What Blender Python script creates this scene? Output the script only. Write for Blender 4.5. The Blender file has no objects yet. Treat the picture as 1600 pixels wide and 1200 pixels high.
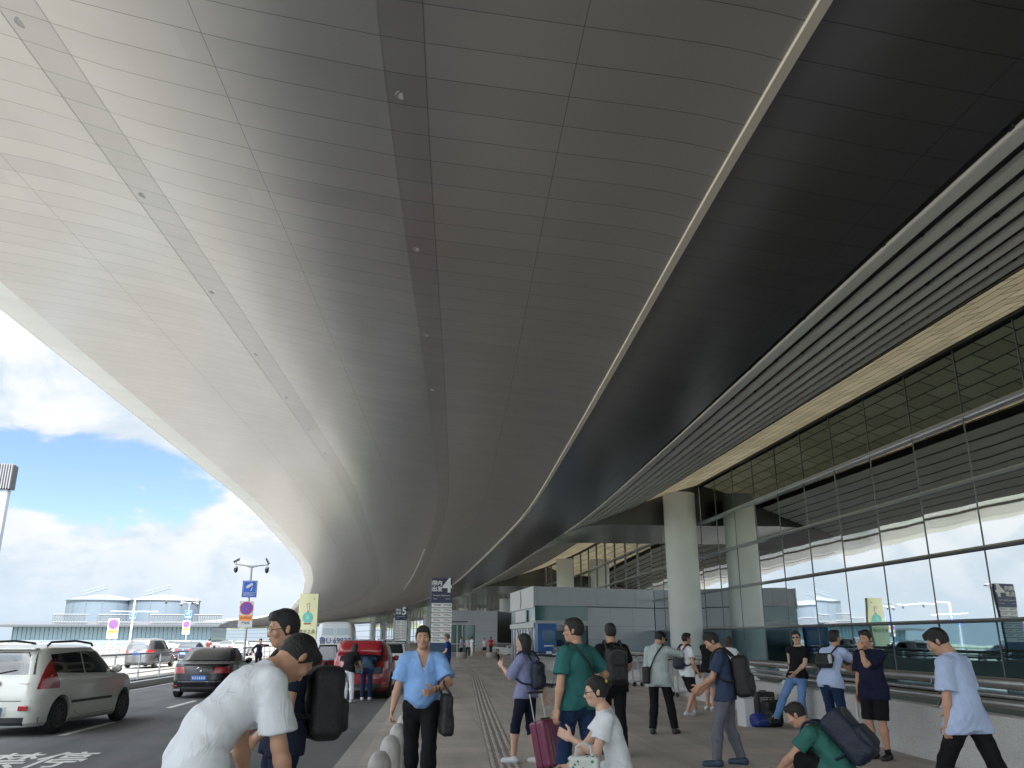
import bpy, bmesh, math, random
import numpy as np
from mathutils import Vector, Matrix, noise as mnoise
R = math.radians
PI = math.pi
sc = bpy.context.scene
C = sc.collection
random.seed(7)
# ------------------------------------------------------------------ camera
# the world is laid out along the kerb: +Y runs down the road, +X towards the terminal
YAW, PITCH, FPX = R(6.2), R(17), 1300.0
cam_d = bpy.data.cameras.new('camera')
cam = bpy.data.objects.new('camera', cam_d); C.objects.link(cam)
cam.location = (0, 0, 1.6)
cam.rotation_euler = (PI/2 + PITCH, 0, -YAW)
cam_d.sensor_width = 36; cam_d.lens = 36*FPX/1600
cam_d.clip_start = .1; cam_d.clip_end = 6000
sc.camera = cam
sc.view_settings.view_transform = 'Standard'
sc.view_settings.look = 'None'
sc.view_settings.gamma = 1
sc.view_settings.exposure = EXPOSURE = 2.05
sc.cycles.max_bounces = 7
sc.cycles.diffuse_bounces = 4
sc.cycles.glossy_bounces = 4
sc.cycles.caustics_reflective = True; sc.cycles.blur_glossy = .3
sc.cycles.caustics_refractive = False
sc.cycles.sample_clamp_indirect = 4
# ------------------------------------------------------------------ world
SUN_EL, SUN_AZ = R(62), R(172)
w = bpy.data.worlds.new('World'); sc.world = w; w.use_nodes = True
nt = w.node_tree; nt.nodes.clear(); N = nt.nodes.new; L = nt.links.new
out = N('ShaderNodeOutputWorld')
bg_sky = N('ShaderNodeBackground'); bg_cl = N('ShaderNodeBackground'); mixs = N('ShaderNodeMixShader')
sky = N('ShaderNodeTexSky'); sky.sky_type = 'NISHITA'; sky.sun_disc = False
sky.sun_elevation = SUN_EL; sky.sun_rotation = SUN_AZ; sky.air_density = 1.0; sky.dust_density = .6; sky.ozone_density = 2
tint = N('ShaderNodeMixRGB'); tint.blend_type = 'MULTIPLY'; tint.inputs[0].default_value = 1; tint.inputs[2].default_value = (.82, .86, .92, 1); L(sky.outputs[0], tint.inputs[1]); L(tint.outputs[0], bg_sky.inputs[0]); bg_sky.inputs[1].default_value = .05
tc = N('ShaderNodeTexCoord')
def wmath(op, a, b=None, c=None, clamp=False):
    n = N('ShaderNodeMath'); n.operation = op; n.use_clamp = clamp
    for i, v in enumerate((a, b, c)):
        if v is None: continue
        if isinstance(v, (int, float)): n.inputs[i].default_value = v
        else: L(v, n.inputs[i])
    return n.outputs[0]
def wsmooth(v, a, b):
    n = N('ShaderNodeMapRange'); n.interpolation_type = 'SMOOTHSTEP'
    L(v, n.inputs[0]); n.inputs[1].default_value = a; n.inputs[2].default_value = b
    return n.outputs[0]
sep = N('ShaderNodeSeparateXYZ'); L(tc.outputs['Generated'], sep.inputs[0])
mp = N('ShaderNodeMapping'); mp.inputs['Scale'].default_value = (1, 1, 1.7); mp.inputs['Location'].default_value = (.7, 2.2, 1.3)
L(tc.outputs['Generated'], mp.inputs[0])
def wnoise(scale, detail, rough, dist=0, vec=None):
    n = N('ShaderNodeTexNoise'); n.inputs['Scale'].default_value = scale; n.inputs['Detail'].default_value = detail
    n.inputs['Roughness'].default_value = rough; n.inputs['Distortion'].default_value = dist
    L((vec or mp).outputs[0], n.inputs['Vector']); return n.outputs['Fac']
mp2 = N('ShaderNodeMapping'); mp2.inputs['Scale'].default_value = (1, 1, 1.7); mp2.inputs['Location'].default_value = (.7, 2.2, 1.3+.085)
L(tc.outputs['Generated'], mp2.inputs[0])
n1 = wnoise(5.2, 14, .60, .35); n1b = wnoise(5.2, 6, .60, .35, mp2); n2 = wnoise(11, 8, .62, .3); n3 = wnoise(2.2, 4, .5)
def dirdist(d, sx=1, sz=1):     # distance of the view direction from d
    s = N('ShaderNodeVectorMath'); s.operation = 'SUBTRACT'; L(tc.outputs['Generated'], s.inputs[0]); s.inputs[1].default_value = Vector(d).normalized()
    m = N('ShaderNodeVectorMath'); m.operation = 'MULTIPLY'; L(s.outputs[0], m.inputs[0]); m.inputs[1].default_value = (sx, sx, sz)
    l = N('ShaderNodeVectorMath'); l.operation = 'LENGTH'; L(m.outputs[0], l.inputs[0]); return l.outputs['Value']
# a broad gap in the cloud over the far end of the road, smaller gaps elsewhere
hole = wsmooth(dirdist((-.46, 1.03, .185), 1, 4.8), .38, .04)
hole2 = wsmooth(dirdist((-.66, .98, .20), 1, 5), .30, .04)
cov = wmath('SUBTRACT', wmath('ADD', wmath('MULTIPLY', wmath('SUBTRACT', n1, .5), 1.5), .75), wmath('MULTIPLY', wmath('MAXIMUM', hole, hole2), .36))
lowhaze = wsmooth(sep.outputs['Z'], .10, .0)
mask = wmath('MAXIMUM', wsmooth(cov, .44, .59), wmath('MULTIPLY', lowhaze, .9))
shade = wmath('ADD', wmath('MULTIPLY', wsmooth(wmath('SUBTRACT', n1, n1b), -.10, .09), .62), wmath('ADD', wmath('MULTIPLY', wsmooth(n2, .38, .62), .18), wmath('MULTIPLY', wsmooth(n3, .36, .6), .35)))
cr = N('ShaderNodeMixRGB'); cr.inputs[1].default_value = (.15, .182, .212, 1); cr.inputs[2].default_value = (.25, .255, .262, 1)
L(shade, cr.inputs[0])
hz = N('ShaderNodeMixRGB'); hz.inputs[2].default_value = (.165, .20, .235, 1)
L(wmath('MULTIPLY', wsmooth(sep.outputs['Z'], .13, .0), .75), hz.inputs[0]); L(cr.outputs[0], hz.inputs[1])
L(hz.outputs[0], bg_cl.inputs[0])
# cloud is several times brighter towards the sun (behind and overhead)
sunv = Vector((math.sin(SUN_AZ)*math.cos(SUN_EL), math.cos(SUN_AZ)*math.cos(SUN_EL), math.sin(SUN_EL)))
near = wsmooth(dirdist(sunv), 1.45, .3)
L(wmath('ADD', 1.0, wmath('MULTIPLY', near, 7)), bg_cl.inputs[1])
L(mask, mixs.inputs[0]); L(bg_sky.outputs[0], mixs.inputs[1]); L(bg_cl.outputs[0], mixs.inputs[2]); L(mixs.outputs[0], out.inputs[0])
# ------------------------------------------------------------------ sun
sl = bpy.data.lights.new('sun', 'SUN'); sl.energy = 4.7; sl.angle = R(.6); sl.color = (1, .96, .9)
so = bpy.data.objects.new('sun', sl); C.objects.link(so)
so.rotation_euler = (-sunv).to_track_quat('-Z', 'Y').to_euler()

# ------------------------------------------------------------------ helpers
def ray(x, y):
    u = (x-800)/FPX; v = (600-y)/FPX
    Y = math.cos(PITCH)-v*math.sin(PITCH); Z = math.sin(PITCH)+v*math.cos(PITCH)
    return u*math.cos(YAW)+Y*math.sin(YAW), -u*math.sin(YAW)+Y*math.cos(YAW), Z
def gp(x, y, z=0):
    d = ray(x, y); s = (z-1.6)/d[2]; return d[0]*s, d[1]*s
def at_t(x, y, t):
    d = ray(x, y); return d[0]/d[1]*t, t, 1.6+d[2]/d[1]*t
def interp(tab, t):
    if t <= tab[0][0]: return tab[0][1]
    for (a, b), (c, d) in zip(tab, tab[1:]):
        if t <= c: return b+(d-b)*(t-a)/(c-a)
    return tab[-1][1]
def smooth_tab(tab):
    ts = [i*2.0 for i in range(-30, 320)]
    v = [interp(tab, t) for t in ts]
    for _ in range(12):
        v = [v[0]]+[(v[i-1]+v[i]*2+v[i+1])/4 for i in range(1, len(v)-1)]+[v[-1]]
    return list(zip(ts, v))
CT = smooth_tab([(-60, 0), (7, 0), (12, .35), (22, .85), (30, 1.2), (43, 1.75), (60, 1.5), (75, 1.2), (95, .7), (125, -.5), (155, -3.5), (191, -8), (220, -13.5), (308, -33), (418, -63), (566, -130), (640, -170)])
ET = smooth_tab([(-60, 0), (60, 0), (79, -1), (110, -2.8), (140, -6), (191, -13), (220, -18), (308, -33), (418, -63), (566, -130), (640, -170)])
FT = smooth_tab([(-60, 0), (62, 0), (91, .6), (115, -.4), (134, -1.6), (177, -5.9), (220, -12.8), (308, -31), (418, -63), (566, -130), (640, -170)])
KT = smooth_tab([(-60, -.1), (10, -.1), (24, .3), (45, .45), (65, 0), (88, -.8), (125, -3), (160, -7), (191, -12), (308, -33), (418, -63), (566, -130), (640, -170)])
def sm(x): x = max(0, min(1, x)); return x*x*(3-2*x)
def bend(a, t):
    "where the line a metres from the kerb runs at distance t down the curved forecourt"
    if a < 6.8:
        k = sm((a+12.3)/7.5); return a+(1-k)*interp(ET, t)+k*interp(CT, t)
    k = min(1, (a-6.8)/8); return a+(1-k)*interp(CT, t)+k*interp(FT, t)
def bendk(a, t):
    "the same for kerb, median and road"
    return a+interp(KT, t)

_m = {}
def mat(name, col, rough=.6, metal=0, var=0, vs=4, bump=0, bs=20, spec=None, emit=0, coat=0, alpha=1, spot=None):
    if name in _m: return _m[name]
    m = bpy.data.materials.new(name); m.use_nodes = True; _m[name] = m
    t = m.node_tree; b = t.nodes['Principled BSDF']
    b.inputs['Base Color'].default_value = (*col, 1); b.inputs['Roughness'].default_value = rough; b.inputs['Metallic'].default_value = metal
    if spec is not None: b.inputs['Specular IOR Level'].default_value = spec
    if coat: b.inputs['Coat Weight'].default_value = coat; b.inputs['Coat Roughness'].default_value = .06
    if emit: b.inputs['Emission Color'].default_value = (*col, 1); b.inputs['Emission Strength'].default_value = emit
    if alpha < 1: b.inputs['Alpha'].default_value = alpha
    if var or bump:
        co = t.nodes.new('ShaderNodeTexCoord')
    if var:
        n = t.nodes.new('ShaderNodeTexNoise'); n.inputs['Scale'].default_value = vs; n.inputs['Detail'].default_value = 6
        t.links.new(co.outputs['Object'], n.inputs['Vector'])
        mr = t.nodes.new('ShaderNodeMapRange'); mr.inputs[1].default_value = .3; mr.inputs[2].default_value = .7
        mr.inputs[3].default_value = 1-var; mr.inputs[4].default_value = 1+var
        t.links.new(n.outputs['Fac'], mr.inputs[0])
        mx = t.nodes.new('ShaderNodeVectorMath'); mx.operation = 'SCALE'; mx.inputs[0].default_value = col
        t.links.new(mr.outputs[0], mx.inputs['Scale']); t.links.new(mx.outputs[0], b.inputs['Base Color'])
    if bump:
        n = t.nodes.new('ShaderNodeTexNoise'); n.inputs['Scale'].default_value = bs; n.inputs['Detail'].default_value = 4
        t.links.new(co.outputs['Object'], n.inputs['Vector'])
        bp = t.nodes.new('ShaderNodeBump'); bp.inputs['Strength'].default_value = bump; bp.inputs['Distance'].default_value = .02
        t.links.new(n.outputs['Fac'], bp.inputs['Height']); t.links.new(bp.outputs[0], b.inputs['Normal'])
    return m

def tag(o, label=None, cat=None, group=None, kind=None):
    if label: o['label'] = label
    if cat: o['category'] = cat
    if group: o['group'] = group
    if kind: o['kind'] = kind
    return o
def empty(name, loc=(0, 0, 0), rz=0, label=None, cat=None, group=None):
    o = bpy.data.objects.new(name, None); C.objects.link(o); o.location = loc; o.rotation_euler = (0, 0, rz)
    o.empty_display_size = .2
    return tag(o, label, cat, group)
def copy_tree(o, parent=None):
    c = o.copy(); C.objects.link(c); c.parent = parent
    for ch in [x for x in KIDS.get(o.name, [])]: copy_tree(ch, c).name
    return c
KIDS = {}
def mkobj(name, me, m=None, parent=None, smooth=None):
    if m is not None and not me.materials: me.materials.append(m)
    o = bpy.data.objects.new(name, me); C.objects.link(o)
    if parent is not None:
        o.parent = parent; KIDS.setdefault(parent.name, []).append(o)
    if smooth:
        me.polygons.foreach_set('use_smooth', [True]*len(me.polygons))
        if smooth < 170: me.set_sharp_from_angle(angle=R(smooth))
    return o
class MB:
    def __init__(s): s.v = []; s.f = []; s.uv = None
    def add(s, v, f):
        n = len(s.v); s.v += [tuple(p) for p in v]; s.f += [tuple(i+n for i in q) for q in f]; return s
    def box(s, c, d, rz=0, rx=0, ry=0):
        x, y, z = d[0]/2, d[1]/2, d[2]/2
        M = Matrix.Translation(c) @ Matrix.Rotation(rz, 4, 'Z') @ Matrix.Rotation(ry, 4, 'Y') @ Matrix.Rotation(rx, 4, 'X')
        vs = [M @ Vector(p) for p in ((-x, -y, -z), (x, -y, -z), (x, y, -z), (-x, y, -z), (-x, -y, z), (x, -y, z), (x, y, z), (-x, y, z))]
        return s.add(vs, [(3, 2, 1, 0), (4, 5, 6, 7), (0, 1, 5, 4), (1, 2, 6, 5), (2, 3, 7, 6), (3, 0, 4, 7)])
    def lathe(s, prof, c=(0, 0, 0), n=20, M=None):
        M = Matrix.Translation(c) @ (M or Matrix())
        vs = []; fs = []
        for r, z in prof:
            for i in range(n):
                a = 2*PI*i/n; vs.append(M @ Vector((r*math.cos(a), r*math.sin(a), z)))
        for j in range(len(prof)-1):
            for i in range(n):
                k = (i+1) % n; fs.append((j*n+i, j*n+k, (j+1)*n+k, (j+1)*n+i))
        fs.append(tuple(range(n-1, -1, -1))); fs.append(tuple((len(prof)-1)*n+i for i in range(n)))
        return s.add(vs, fs)
    def tube(s, pts, r, n=8, closed=False):
        pts = [Vector(p) for p in pts]; vs = []; fs = []; up = None
        rs = r if isinstance(r, (list, tuple)) else [r]*len(pts)
        for i, p in enumerate(pts):
            a = pts[i-1] if (i or closed) else p; b = pts[(i+1) % len(pts)] if (i < len(pts)-1 or closed) else p
            d = (b-a).normalized()
            if up is None: up = Vector((0, 0, 1)) if abs(d.z) < .9 else Vector((1, 0, 0))
            x = d.cross(up).normalized(); y = x.cross(d).normalized(); up = y
            for k in range(n):
                g = 2*PI*k/n; vs.append(p+x*math.cos(g)*rs[i]+y*math.sin(g)*rs[i])
        m = len(pts)
        for i in range(m if closed else m-1):
            for k in range(n):
                l = (k+1) % n; j = (i+1) % m; fs.append((i*n+k, i*n+l, j*n+l, j*n+k))
        if not closed: fs.append(tuple(range(n-1, -1, -1))); fs.append(tuple((m-1)*n+k for k in range(n)))
        return s.add(vs, fs)
    def prism(s, poly, z0, z1):
        n = len(poly); vs = [(x, y, z0) for x, y in poly]+[(x, y, z1) for x, y in poly]
        return s.add(vs, [tuple(range(n-1, -1, -1)), tuple(range(n, 2*n))]+[(i, (i+1) % n, n+(i+1) % n, n+i) for i in range(n)])
    def ball(s, c, r, n=12, sq=(1, 1, 1)):
        prof = [(max(.001, r*math.sin(PI*i/n)), -r*math.cos(PI*i/n)) for i in range(n+1)]
        return s.lathe(prof, c, n*2, Matrix.Diagonal((*sq, 1)))
    def sweep(s, rows, caps=False):
        "rows: list of equally long lists of points"
        n = len(rows[0]); vs = [p for r in rows for p in r]
        fs = [(i*n+j, i*n+j+1, (i+1)*n+j+1, (i+1)*n+j) for i in range(len(rows)-1) for j in range(n-1)]
        return s.add(vs, fs)
    def loop(s, rows, caps=True):
        n = len(rows[0]); vs = [p for r in rows for p in r]
        fs = [(i*n+j, i*n+(j+1) % n, (i+1)*n+(j+1) % n, (i+1)*n+j) for i in range(len(rows)-1) for j in range(n)]
        if caps: fs += [tuple(range(n-1, -1, -1)), tuple((len(rows)-1)*n+j for j in range(n))]
        return s.add(vs, fs)
    def mesh(s, name):
        me = bpy.data.meshes.new(name); me.from_pydata(s.v, [], s.f)
        bm = bmesh.new(); bm.from_mesh(me); bmesh.ops.recalc_face_normals(bm, faces=bm.faces); bm.to_mesh(me); bm.free()
        if s.uv:
            ul = me.uv_layers.new(name='UVMap')
            for lp in me.loops: ul.data[lp.index].uv = s.uv[lp.vertex_index]
        return me
    def build(s, name, m, parent=None, smooth=None, bevel=0):
        o = mkobj(name, s.mesh(name), m, parent, smooth)
        if bevel:
            b = o.modifiers.new('bevel', 'BEVEL'); b.width = bevel; b.segments = 2; b.limit_method = 'ANGLE'; b.angle_limit = R(40)
        return o
def text(txt, size, m, parent, loc, rot=(PI/2, 0, 0), name='lettering', align='CENTER', sx=1, depth=.002, bold=0):
    cu = bpy.data.curves.new('t', 'FONT'); cu.body = txt; cu.size = size; cu.align_x = align; cu.align_y = 'CENTER'; cu.extrude = depth; cu.offset = bold
    cu.resolution_u = 3
    o = bpy.data.objects.new('t', cu); C.objects.link(o)
    bpy.context.view_layer.update()
    me = bpy.data.meshes.new_from_object(o.evaluated_get(bpy.context.evaluated_depsgraph_get()))
    bpy.data.objects.remove(o)
    me.materials.clear()
    o = mkobj(name, me, m, parent); o.location = loc; o.rotation_euler = rot; o.scale = (sx, 1, 1)
    return o
def trange(a, b, near=1.5):
    "stations down the road, denser near the camera"
    ts = [a]; 
    while ts[-1] < b:
        t = ts[-1]; ts.append(min(b, t+max(near, abs(t)*.03)))
    return ts
# ------------------------------------------------------------------ materials of the setting
M_white = mat('white_paint', (.75, .75, .73), .45)
M_steel = mat('brushed_steel', (.42, .42, .41), .32, .85, var=.1, vs=6)
M_dark = mat('dark_metal', (.035, .038, .042), .45, .3)
M_black = mat('black_rubber', (.018, .018, .02), .7)
M_alu = mat('aluminium', (.5, .5, .5), .35, .8)
M_pole = mat('galvanised_pole', (.36, .38, .40), .45, .5)
M_blue = mat('sign_blue', (.02, .09, .42), .35)
M_navy = mat('sign_navy', (.008, .018, .075), .35)

def road_mat(name, col, var, spots, scale=1.0, rough=.85):
    m = bpy.data.materials.new(name); m.use_nodes = True; t = m.node_tree; b = t.nodes['Principled BSDF']; b.inputs['Roughness'].default_value = rough
    n = t.nodes.new; k = t.links.new
    co = n('ShaderNodeTexCoord')
    a = n('ShaderNodeTexNoise'); a.inputs['Scale'].default_value = .35*scale; a.inputs['Detail'].default_value = 8; k(co.outputs['Object'], a.inputs['Vector'])
    f = n('ShaderNodeTexNoise'); f.inputs['Scale'].default_value = 60; f.inputs['Detail'].default_value = 3; k(co.outputs['Object'], f.inputs['Vector'])
    mp = n('ShaderNodeMapping'); mp.inputs['Scale'].default_value = (1.6, .12, 1); k(co.outputs['Object'], mp.inputs[0])
    s = n('ShaderNodeTexNoise'); s.inputs['Scale'].default_value = 1.2; s.inputs['Detail'].default_value = 5; k(mp.outputs[0], s.inputs['Vector'])
    ad = n('ShaderNodeMath'); ad.operation = 'ADD'; k(a.outputs['Fac'], ad.inputs[0]); k(s.outputs['Fac'], ad.inputs[1])
    mr = n('ShaderNodeMapRange'); mr.inputs[1].default_value = .6; mr.inputs[2].default_value = 1.4; mr.inputs[3].default_value = 1-var; mr.inputs[4].default_value = 1+var; k(ad.outputs[0], mr.inputs[0])
    mr2 = n('ShaderNodeMapRange'); mr2.inputs[1].default_value = .3; mr2.inputs[2].default_value = .7; mr2.inputs[3].default_value = .8; mr2.inputs[4].default_value = 1.2; k(f.outputs['Fac'], mr2.inputs[0])
    mu = n('ShaderNodeMath'); mu.operation = 'MULTIPLY'; k(mr.outputs[0], mu.inputs[0]); k(mr2.outputs[0], mu.inputs[1])
    vo = n('ShaderNodeTexVoronoi'); vo.inputs['Scale'].default_value = 3.1; k(co.outputs['Object'], vo.inputs['Vector'])
    sp = n('ShaderNodeMapRange'); sp.inputs[1].default_value = .03; sp.inputs[2].default_value = .07; sp.inputs[3].default_value = 1-spots; sp.inputs[4].default_value = 1; k(vo.outputs['Distance'], sp.inputs[0])
    m3 = n('ShaderNodeMath'); m3.operation = 'MULTIPLY'; k(mu.outputs[0], m3.inputs[0]); k(sp.outputs[0], m3.inputs[1])
    sc_ = n('ShaderNodeVectorMath'); sc_.operation = 'SCALE'; sc_.inputs[0].default_value = col; k(m3.outputs[0], sc_.inputs['Scale']); k(sc_.outputs[0], b.inputs['Base Color'])
    bp = n('ShaderNodeBump'); bp.inputs['Strength'].default_value = .35; bp.inputs['Distance'].default_value = .01; k(f.outputs['Fac'], bp.inputs['Height']); k(bp.outputs[0], b.inputs['Normal'])
    return m
def tiles(m, w, l, dark=.6, width=.008):
    "adds paving joints every w by l metres to a road_mat"
    t = m.node_tree; b = t.nodes['Principled BSDF']; n = t.nodes.new; k = t.links.new
    src = b.inputs['Base Color'].links[0].from_socket
    co = n('ShaderNodeTexCoord'); s = n('ShaderNodeSeparateXYZ'); k(co.outputs['Object'], s.inputs[0])
    prev = None
    for ax, sz in (('X', w), ('Y', l)):
        d = n('ShaderNodeMath'); d.operation = 'DIVIDE'; k(s.outputs[ax], d.inputs[0]); d.inputs[1].default_value = sz
        f = n('ShaderNodeMath'); f.operation = 'FRACT'; k(d.outputs[0], f.inputs[0])
        g = n('ShaderNodeMath'); g.operation = 'GREATER_THAN'; k(f.outputs[0], g.inputs[0]); g.inputs[1].default_value = width/sz
        if prev is None: prev = g
        else:
            mm = n('ShaderNodeMath'); mm.operation = 'MULTIPLY'; k(prev.outputs[0], mm.inputs[0]); k(g.outputs[0], mm.inputs[1]); prev = mm
    mr = n('ShaderNodeMapRange'); mr.inputs[3].default_value = dark; mr.inputs[4].default_value = 1; k(prev.outputs[0], mr.inputs[0])
    sn = n('ShaderNodeVectorMath'); sn.operation = 'DIVIDE'; k(co.outputs['Object'], sn.inputs[0]); sn.inputs[1].default_value = (w, l, 1)
    fl = n('ShaderNodeVectorMath'); fl.operation = 'FLOOR'; k(sn.outputs[0], fl.inputs[0]); wn = n('ShaderNodeTexWhiteNoise'); wn.noise_dimensions = '2D'; k(fl.outputs[0], wn.inputs['Vector'])
    wv = n('ShaderNodeMapRange'); wv.inputs[3].default_value = .93; wv.inputs[4].default_value = 1.07; k(wn.outputs['Value'], wv.inputs[0])
    wm = n('ShaderNodeMath'); wm.operation = 'MULTIPLY'; k(mr.outputs[0], wm.inputs[0]); k(wv.outputs[0], wm.inputs[1]); mr = wm
    v = n('ShaderNodeVectorMath'); v.operation = 'SCALE'; k(src, v.inputs[0]); k(mr.outputs[0], v.inputs['Scale']); k(v.outputs[0], b.inputs['Base Color'])
    return m
M_asph = road_mat('asphalt', (.115, .116, .12), .42, .3)
M_asph2 = road_mat('pale_roadway', (.125, .122, .112), .12, .1)
M_pave = tiles(road_mat('granite_paving', (.43, .39, .355), .32, .4), 1.2, .6, .72, .010)
M_conc = road_mat('concrete', (.47, .47, .46), .14, .3, 4)
M_kerb = tiles(road_mat('kerb_granite', (.36, .34, .32), .15, .2), 50, 1.0, .5, .012)
M_field = road_mat('field', (.16, .19, .10), .4, 0, .05)
M_line = mat('road_paint', (.62, .62, .6), .7, var=.25, vs=9)

# ------------------------------------------------------------------ ground, decks
def strip(name, a0, a1, t0, t1, z, m, fn=bendk, th=.25, near=2.0, kind='structure'):
    mb = MB(); rows = []
    for t in trange(t0, t1, near):
        x0, x1 = fn(a0, t), fn(a1, t)
        rows.append([(x0, t, z-th), (x0, t, z), (x1, t, z), (x1, t, z-th)])
    mb.loop(rows); o = mb.build(name, m)
    if kind: o['kind'] = kind
    return o
g = MB().box((0, 0, -8.25), (6000, 6000, .5)).build('ground', M_field); g['kind'] = 'structure'
RZ = -.12   # road level: the pavement is z = 0
strip('road', -10.35, -1.02, -60, 620, RZ, M_asph)
strip('kerb', -1.02, -.72, -60, 620, .0, M_kerb, th=.3)
# the pavement: kerb on one side, terminal side on the other
mb = MB(); rows = []
for t in trange(-60, 620, 2):
    x0 = bendk(-.72, t); x1 = bend(7.6, t)
    if t > 56: x1 = bend(7.6, t)+sm((t-56)/3)*9
    rows.append([(x0, t, -.35), (x0, t, .004), (x1, t, .004), (x1, t, -.35)])
mb.loop(rows); o = mb.build('pavement', M_pave); o['kind'] = 'structure'
strip('median_kerb', -11.0, -10.35, -60, 400, .1, M_conc, th=.4)
strip('second_road', -27.5, -11.0, -60, 450, RZ-.02, M_asph2)
strip('ramp_road', -44, -31, -60, 450, RZ-.3, M_asph2)
strip('outer_road', -75, -50, -60, 450, RZ-.5, M_asph2)
# lower apron around the building
o = MB().box((-60, 250, -7.95), (300, 700, .1)).build('lower_apron', M_asph2); o['kind'] = 'structure'

# lane markings, one object
mb = MB()
def dash(a, t, l, wd=.15, z=RZ+.004):
    x0, x1 = bendk(a, t), bendk(a, t+l)
    mb.add([(x0-wd/2, t, z), (x0+wd/2, t, z), (x1+wd/2, t+l, z), (x1-wd/2, t+l, z)], [(0, 1, 2, 3)])
for i in range(22):
    for a in (-6.6, -3.75): 
        if a < -6 or i > 2: dash(a, 4.6+i*6.4-(0 if a < -6 else 1.3), 2.6)
for i in range(100): dash(-10.15, -10+i*3, 3, .1)
o = mb.build('lane_markings', M_line); o['kind'] = 'structure'
# painted characters on the nearest lane, seen from the far side so they run away from us
pc = empty('painted_lettering', (-5.55, 13.9, RZ+.006), 0); pc['kind'] = 'structure'
lt = text('禁停', .95, M_line, pc, (0, 0, 0), (0, 0, R(4)), sx=.85, depth=.0005, bold=.012); lt.scale = (.8, 1.9, 1)
# tactile strip: rows of raised bars
M_tac = mat('tactile_paving', (.27, .245, .22), .75, var=.15, vs=3)
M_tacs = mat('tactile_bar', (.46, .43, .40), .6, var=.15, vs=3)
TT = [(5, .95), (12, 1.2), (24, 1.8), (37, 2.5), (54, 3.0), (75, 3.6), (110, 3.6)]
tp = MB(); tb = MB(); rows = []
for i in range(0, 80):
    t = 6+i*1.2
    x = interp(TT, t); rows.append([(x-.2, t, .008), (x+.2, t, .008)])
tp.sweep(rows)
for i in range(0, 240):
    t = 6+i*.3; x = interp(TT, t+.15)
    for k in range(4):
        tb.box((x-.15+.1*k, t+.13, .013), (.035, .27 if i % 8 else .05, .01))
rt = tp.build('tactile_strip', M_tac); rt['kind'] = 'structure'
o = tb.build('tactile_bars', M_tacs); o['kind'] = 'structure'
# scuffs and a few cross joints on the pavement
mb = MB()
for (x, y) in [(797, 1030), (745, 1078), (815, 1078), (730, 1046)]:
    X, Y = gp(x, y); mb.box((X, Y, .007), (.5, .06, .004), rz=R(6))
o = mb.build('pavement_marks', M_line); o['kind'] = 'structure'

# ------------------------------------------------------------------ canopy
PR = [(-12.3, 10.72), (-11.0, 10.46), (-10, 10.34), (-7, 9.78), (-4.6, 9.08), (-2.6, 8.66), (-.67, 8.37), (1.5, 8.2), (2.5, 8.13), (2.9, 8.095), (3.2, 8.06), (3.5, 8.01), (3.78, 7.94), (3.95, 7.99), (5.5, 7.75), (6.8, 7.6), (20, 7.5)]
PRs = PR
def cz(a): return interp(PRs, a)
def panel_mat(name, col, rough, metal, seams, seamw=.0055, jw=.014, pitch=.638, jd=.45, var=.05, streak=.25):
    m = bpy.data.materials.new(name); m.use_nodes = True; t = m.node_tree; b = t.nodes['Principled BSDF']; n = t.nodes.new; k = t.links.new
    uv = n('ShaderNodeUVMap'); s = n('ShaderNodeSeparateXYZ'); k(uv.outputs[0], s.inputs[0])
    def mt(op, a, b_=None, c=None):
        q = n('ShaderNodeMath'); q.operation = op
        for i, v in enumerate((a, b_, c)):
            if v is None: continue
            if isinstance(v, (int, float)): q.inputs[i].default_value = v
            else: k(v, q.inputs[i])
        return q.outputs[0]
    v = mt('DIVIDE', s.outputs['Y'], pitch); fr = mt('FRACT', v); fl = mt('FLOOR', v)
    j = mt('LESS_THAN', fr, jw/pitch)
    cell = mt('ADD', s.outputs['X'], 100)
    for q in seams:
        j = mt('MAXIMUM', j, mt('COMPARE', s.outputs['X'], q, seamw))
    # panel id
    wn = n('ShaderNodeTexWhiteNoise'); wn.noise_dimensions = '2D'
    cx = n('ShaderNodeCombineXYZ'); k(mt('FLOOR', mt('DIVIDE', mt('ADD', s.outputs['X'], 20.6), 2.45)), cx.inputs[0]); k(fl, cx.inputs[1]); k(cx.outputs[0], wn.inputs['Vector'])
    st = n('ShaderNodeTexNoise'); st.inputs['Scale'].default_value = 1; st.inputs['Detail'].default_value = 3
    mp = n('ShaderNodeMapping'); mp.inputs['Scale'].default_value = (.5, 14, 1); k(uv.outputs[0], mp.inputs[0]); k(mp.outputs[0], st.inputs['Vector'])
    g = mt('ADD', 1-var, mt('MULTIPLY', wn.outputs['Value'], 2*var))
    dirt = n('ShaderNodeTexNoise'); dirt.inputs['Scale'].default_value = .8; dirt.inputs['Detail'].default_value = 6; k(uv.outputs[0], dirt.inputs['Vector'])
    g = mt('MULTIPLY', g, mt('ADD', .92, mt('MULTIPLY', dirt.outputs['Fac'], .16)))
    g = mt('MULTIPLY', g, mt('SUBTRACT', 1, mt('MULTIPLY', j, 1-jd)))
    sc_ = n('ShaderNodeVectorMath'); sc_.operation = 'SCALE'; sc_.inputs[0].default_value = col; k(g, sc_.inputs['Scale']); k(sc_.outputs[0], b.inputs['Base Color'])
    b.inputs['Metallic'].default_value = metal
    k(mt('ADD', rough-.015, mt('MULTIPLY', wn.outputs['Value'], .03)), b.inputs['Roughness'])
    bp = n('ShaderNodeBump'); bp.inputs['Strength'].default_value = streak; bp.inputs['Distance'].default_value = .01
    hh = mt('SUBTRACT', mt('MULTIPLY', st.outputs['Fac'], .25), mt('MULTIPLY', j, .8)); k(hh, bp.inputs['Height']); k(bp.outputs[0], b.inputs['Normal'])
    return m
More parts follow.
